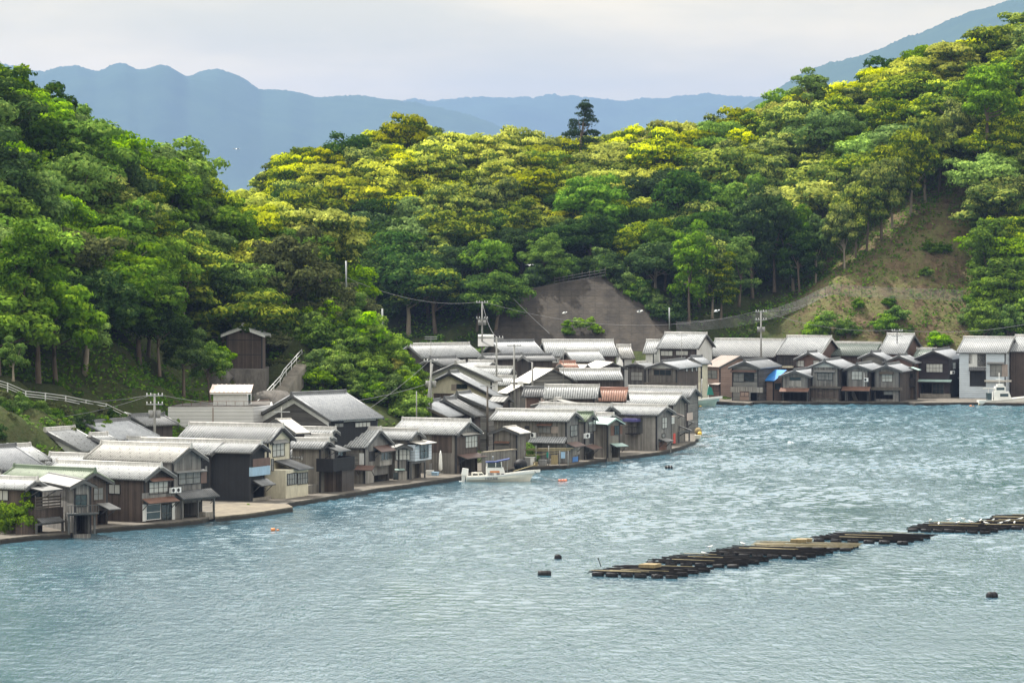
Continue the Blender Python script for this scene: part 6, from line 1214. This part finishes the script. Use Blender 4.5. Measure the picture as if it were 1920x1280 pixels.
# plank sea wall under the small curved shed
a, b_ = onz(903, 884, .45), onz(967, 874, .45); zt = wz(849, a.y); zt2 = wz(843, b_.y); q = MB(); dy = Vector((.3, .5, 0))
q.hexa([(0, 0, -.6), (b_.x-a.x, b_.y-a.y, -.6), (b_.x-a.x+.3, b_.y-a.y+1.5, -.6), (.3, 1.5, -.6), (0, 0, zt-.45), (b_.x-a.x, b_.y-a.y, zt2-.45), (b_.x-a.x+.3, b_.y-a.y+1.5, zt2-.45), (.3, 1.5, zt-.45)])
root = empty('sea_wall', a, 0, 'tall grey boarded sea wall below the small curved-gable shed', 'wall'); q.build('boards', MT['wood_warm'], root); q = MB(); q.hexa([(-.1, -.1, zt-.45), (b_.x-a.x+.1, b_.y-a.y-.1, zt2-.45), (b_.x-a.x+.4, b_.y-a.y+1.5, zt2-.45), (.2, 1.5, zt-.45), (-.1, -.1, zt-.33), (b_.x-a.x+.1, b_.y-a.y-.1, zt2-.33), (b_.x-a.x+.4, b_.y-a.y+1.5, zt2-.33), (.2, 1.5, zt-.33)]); q.build('cap', MT['quay_top'], root)
# white sheet + leaning panel in the far bay
h_ = onz(1592, 752, .3); root = empty('white_sheet', h_, 0, 'white cloth sheet hanging in the open bay of the far grey boathouse', 'sheet'); q = MB(); q.hexa([(-.7, -.3, .2), (.5, -.3, 0), (.5, -.1, 0), (-.7, -.1, .2), (-.7, -.3, 1.5), (.35, -.3, 1.3), (.35, -.1, 1.3), (-.7, -.1, 1.5)]); q.build('cloth', MT['gel_white'], root)
h_ = onz(1602, 752, .3); q = MB(); q.hexa([(-.1, -.6, 0), (.6, -.6, 0), (.6, -.5, 0), (-.1, -.5, 0), (-.7, -.5, 1.6), (-.1, -.5, 1.6), (-.1, -.4, 1.6), (-.7, -.4, 1.6)]); tag(q.build('leaning_panel', MT['wood_pale'], loc=h_), 'pale ladder-like panel leaning in the bay beside the white sheet', 'panel')
# rubble at the foot of the quay
rk = None
for i in range(34):
    k = rnd.randrange(2, len(shore)-2); f_ = rnd.random(); sx_, sy_ = shore[k][0]*(1-f_)+shore[k+1][0]*f_, shore[k][1]*(1-f_)+shore[k+1][1]*f_; p = onz(sx_, sy_+.6, 0)
    if rk is None:
        q = MB(); r2_ = random.Random(2)
        for j in range(6):
            for m_ in range(8): a = m_*math.pi/4; b_ = math.pi*j/5; r_ = 1+r2_.uniform(-.2, .2)*(0 < j < 5); q.v.append((math.cos(a)*math.sin(b_)*r_, math.sin(a)*math.sin(b_)*r_*.8, math.cos(b_)*r_*.6))
        for j in range(5):
            for m_ in range(8): q.f.append((j*8+m_, (j+1)*8+m_, (j+1)*8+(m_+1) % 8, j*8+(m_+1) % 8)); q.uv += [(0, 0)]*4; q.sm.append(False)
        rk = q.build('boulder', MT['quay_stone']); o = rk
    else: o = rk.copy(); col.objects.link(o)
    s_ = rnd.uniform(.25, .6); o.location = (p.x, p.y, .02); o.scale = (s_*1.3, s_, s_*.7); o.rotation_euler = (rnd.uniform(-.3, .3), 0, rnd.uniform(0, 6)); tag(o, 'small dark wet boulder at the foot of the near quay', 'boulder', 'boulders along the near quay')
# shore shrubs
def sbush(px, py, z, s, lk, lab, sz=1.2): p = onz(px, py, z); tree('bush', lk, p.x, p.y, p.z-.2, s, lab, None, 'shrub', sz=sz)
sbush(36, 996, .6, .72, 'fresh', 'bushy yellow-green shrub on the quay at the left frame edge', 1.3); sbush(395, 925, .5, .42, 'fresh', 'small yellow-green shrub between the porch and the black boathouse'); sbush(984, 868, .5, .55, 'mid', 'dark green bush beside the long plank boathouse', 1.35); sbush(1362, 747, .5, .4, 'mid', 'low weeds on the far quay beside the tan boathouse', .5); sbush(465, 945, .5, .22, 'fresh', 'tiny plant pot greenery on the low quay slab', .6)
# ------------------------------------------------------------------ haze
q = MB(); q.box(-11000, -40, -30, 11000, 24000, 780)
m = bpy.data.materials.new('haze_air'); m.use_nodes = True; t = m.node_tree; t.nodes.clear(); o = t.nodes.new('ShaderNodeOutputMaterial'); v = t.nodes.new('ShaderNodeVolumePrincipled'); v.inputs['Color'].default_value = (.29, .43, .76, 1); v.inputs['Density'].default_value = HAZE if 'HAZE' in globals() else .000045; v.inputs['Anisotropy'].default_value = .2
t.links.new(v.outputs[0], o.inputs['Volume'])
tag(q.build('haze', m), 'thin blue haze in the air over the bay and mountains', 'haze', kind='stuff')

# ------------------------------------------------------------------ tell look-alikes apart by their order in view
import collections
byl = collections.defaultdict(list)
for o in sc.objects:
    if o.parent is None and 'label' in o and o.get('group') and o.get('category') in ('tree', 'shrub'): byl[o['label']].append(o)
ORD = {2: ('left', 'right'), 3: ('leftmost', 'middle', 'rightmost'), 4: ('leftmost', 'second from left', 'third from left', 'rightmost'), 5: ('leftmost', 'second from left', 'middle', 'fourth from left', 'rightmost')}
NW = ['', 'second', 'third', 'fourth', 'fifth', 'sixth', 'seventh', 'eighth', 'ninth']
for n_ in range(6, 11): ORD[n_] = ['leftmost']+[w_+' from left' for w_ in NW[1:n_-1]]+['rightmost']
for lab, os_ in byl.items():
    if 2 <= len(os_) <= 10:
        os_.sort(key=lambda o: o.location.x/o.location.y)
        for w_, o in zip(ORD[len(os_)], os_):
            if len((w_+' '+lab).split()) <= 16: o['label'] = w_+' '+lab

for o in sc.objects:
    if o.parent is None and 'label' in o and len(o['label'].split()) > 16: print('LONG', o['label'])
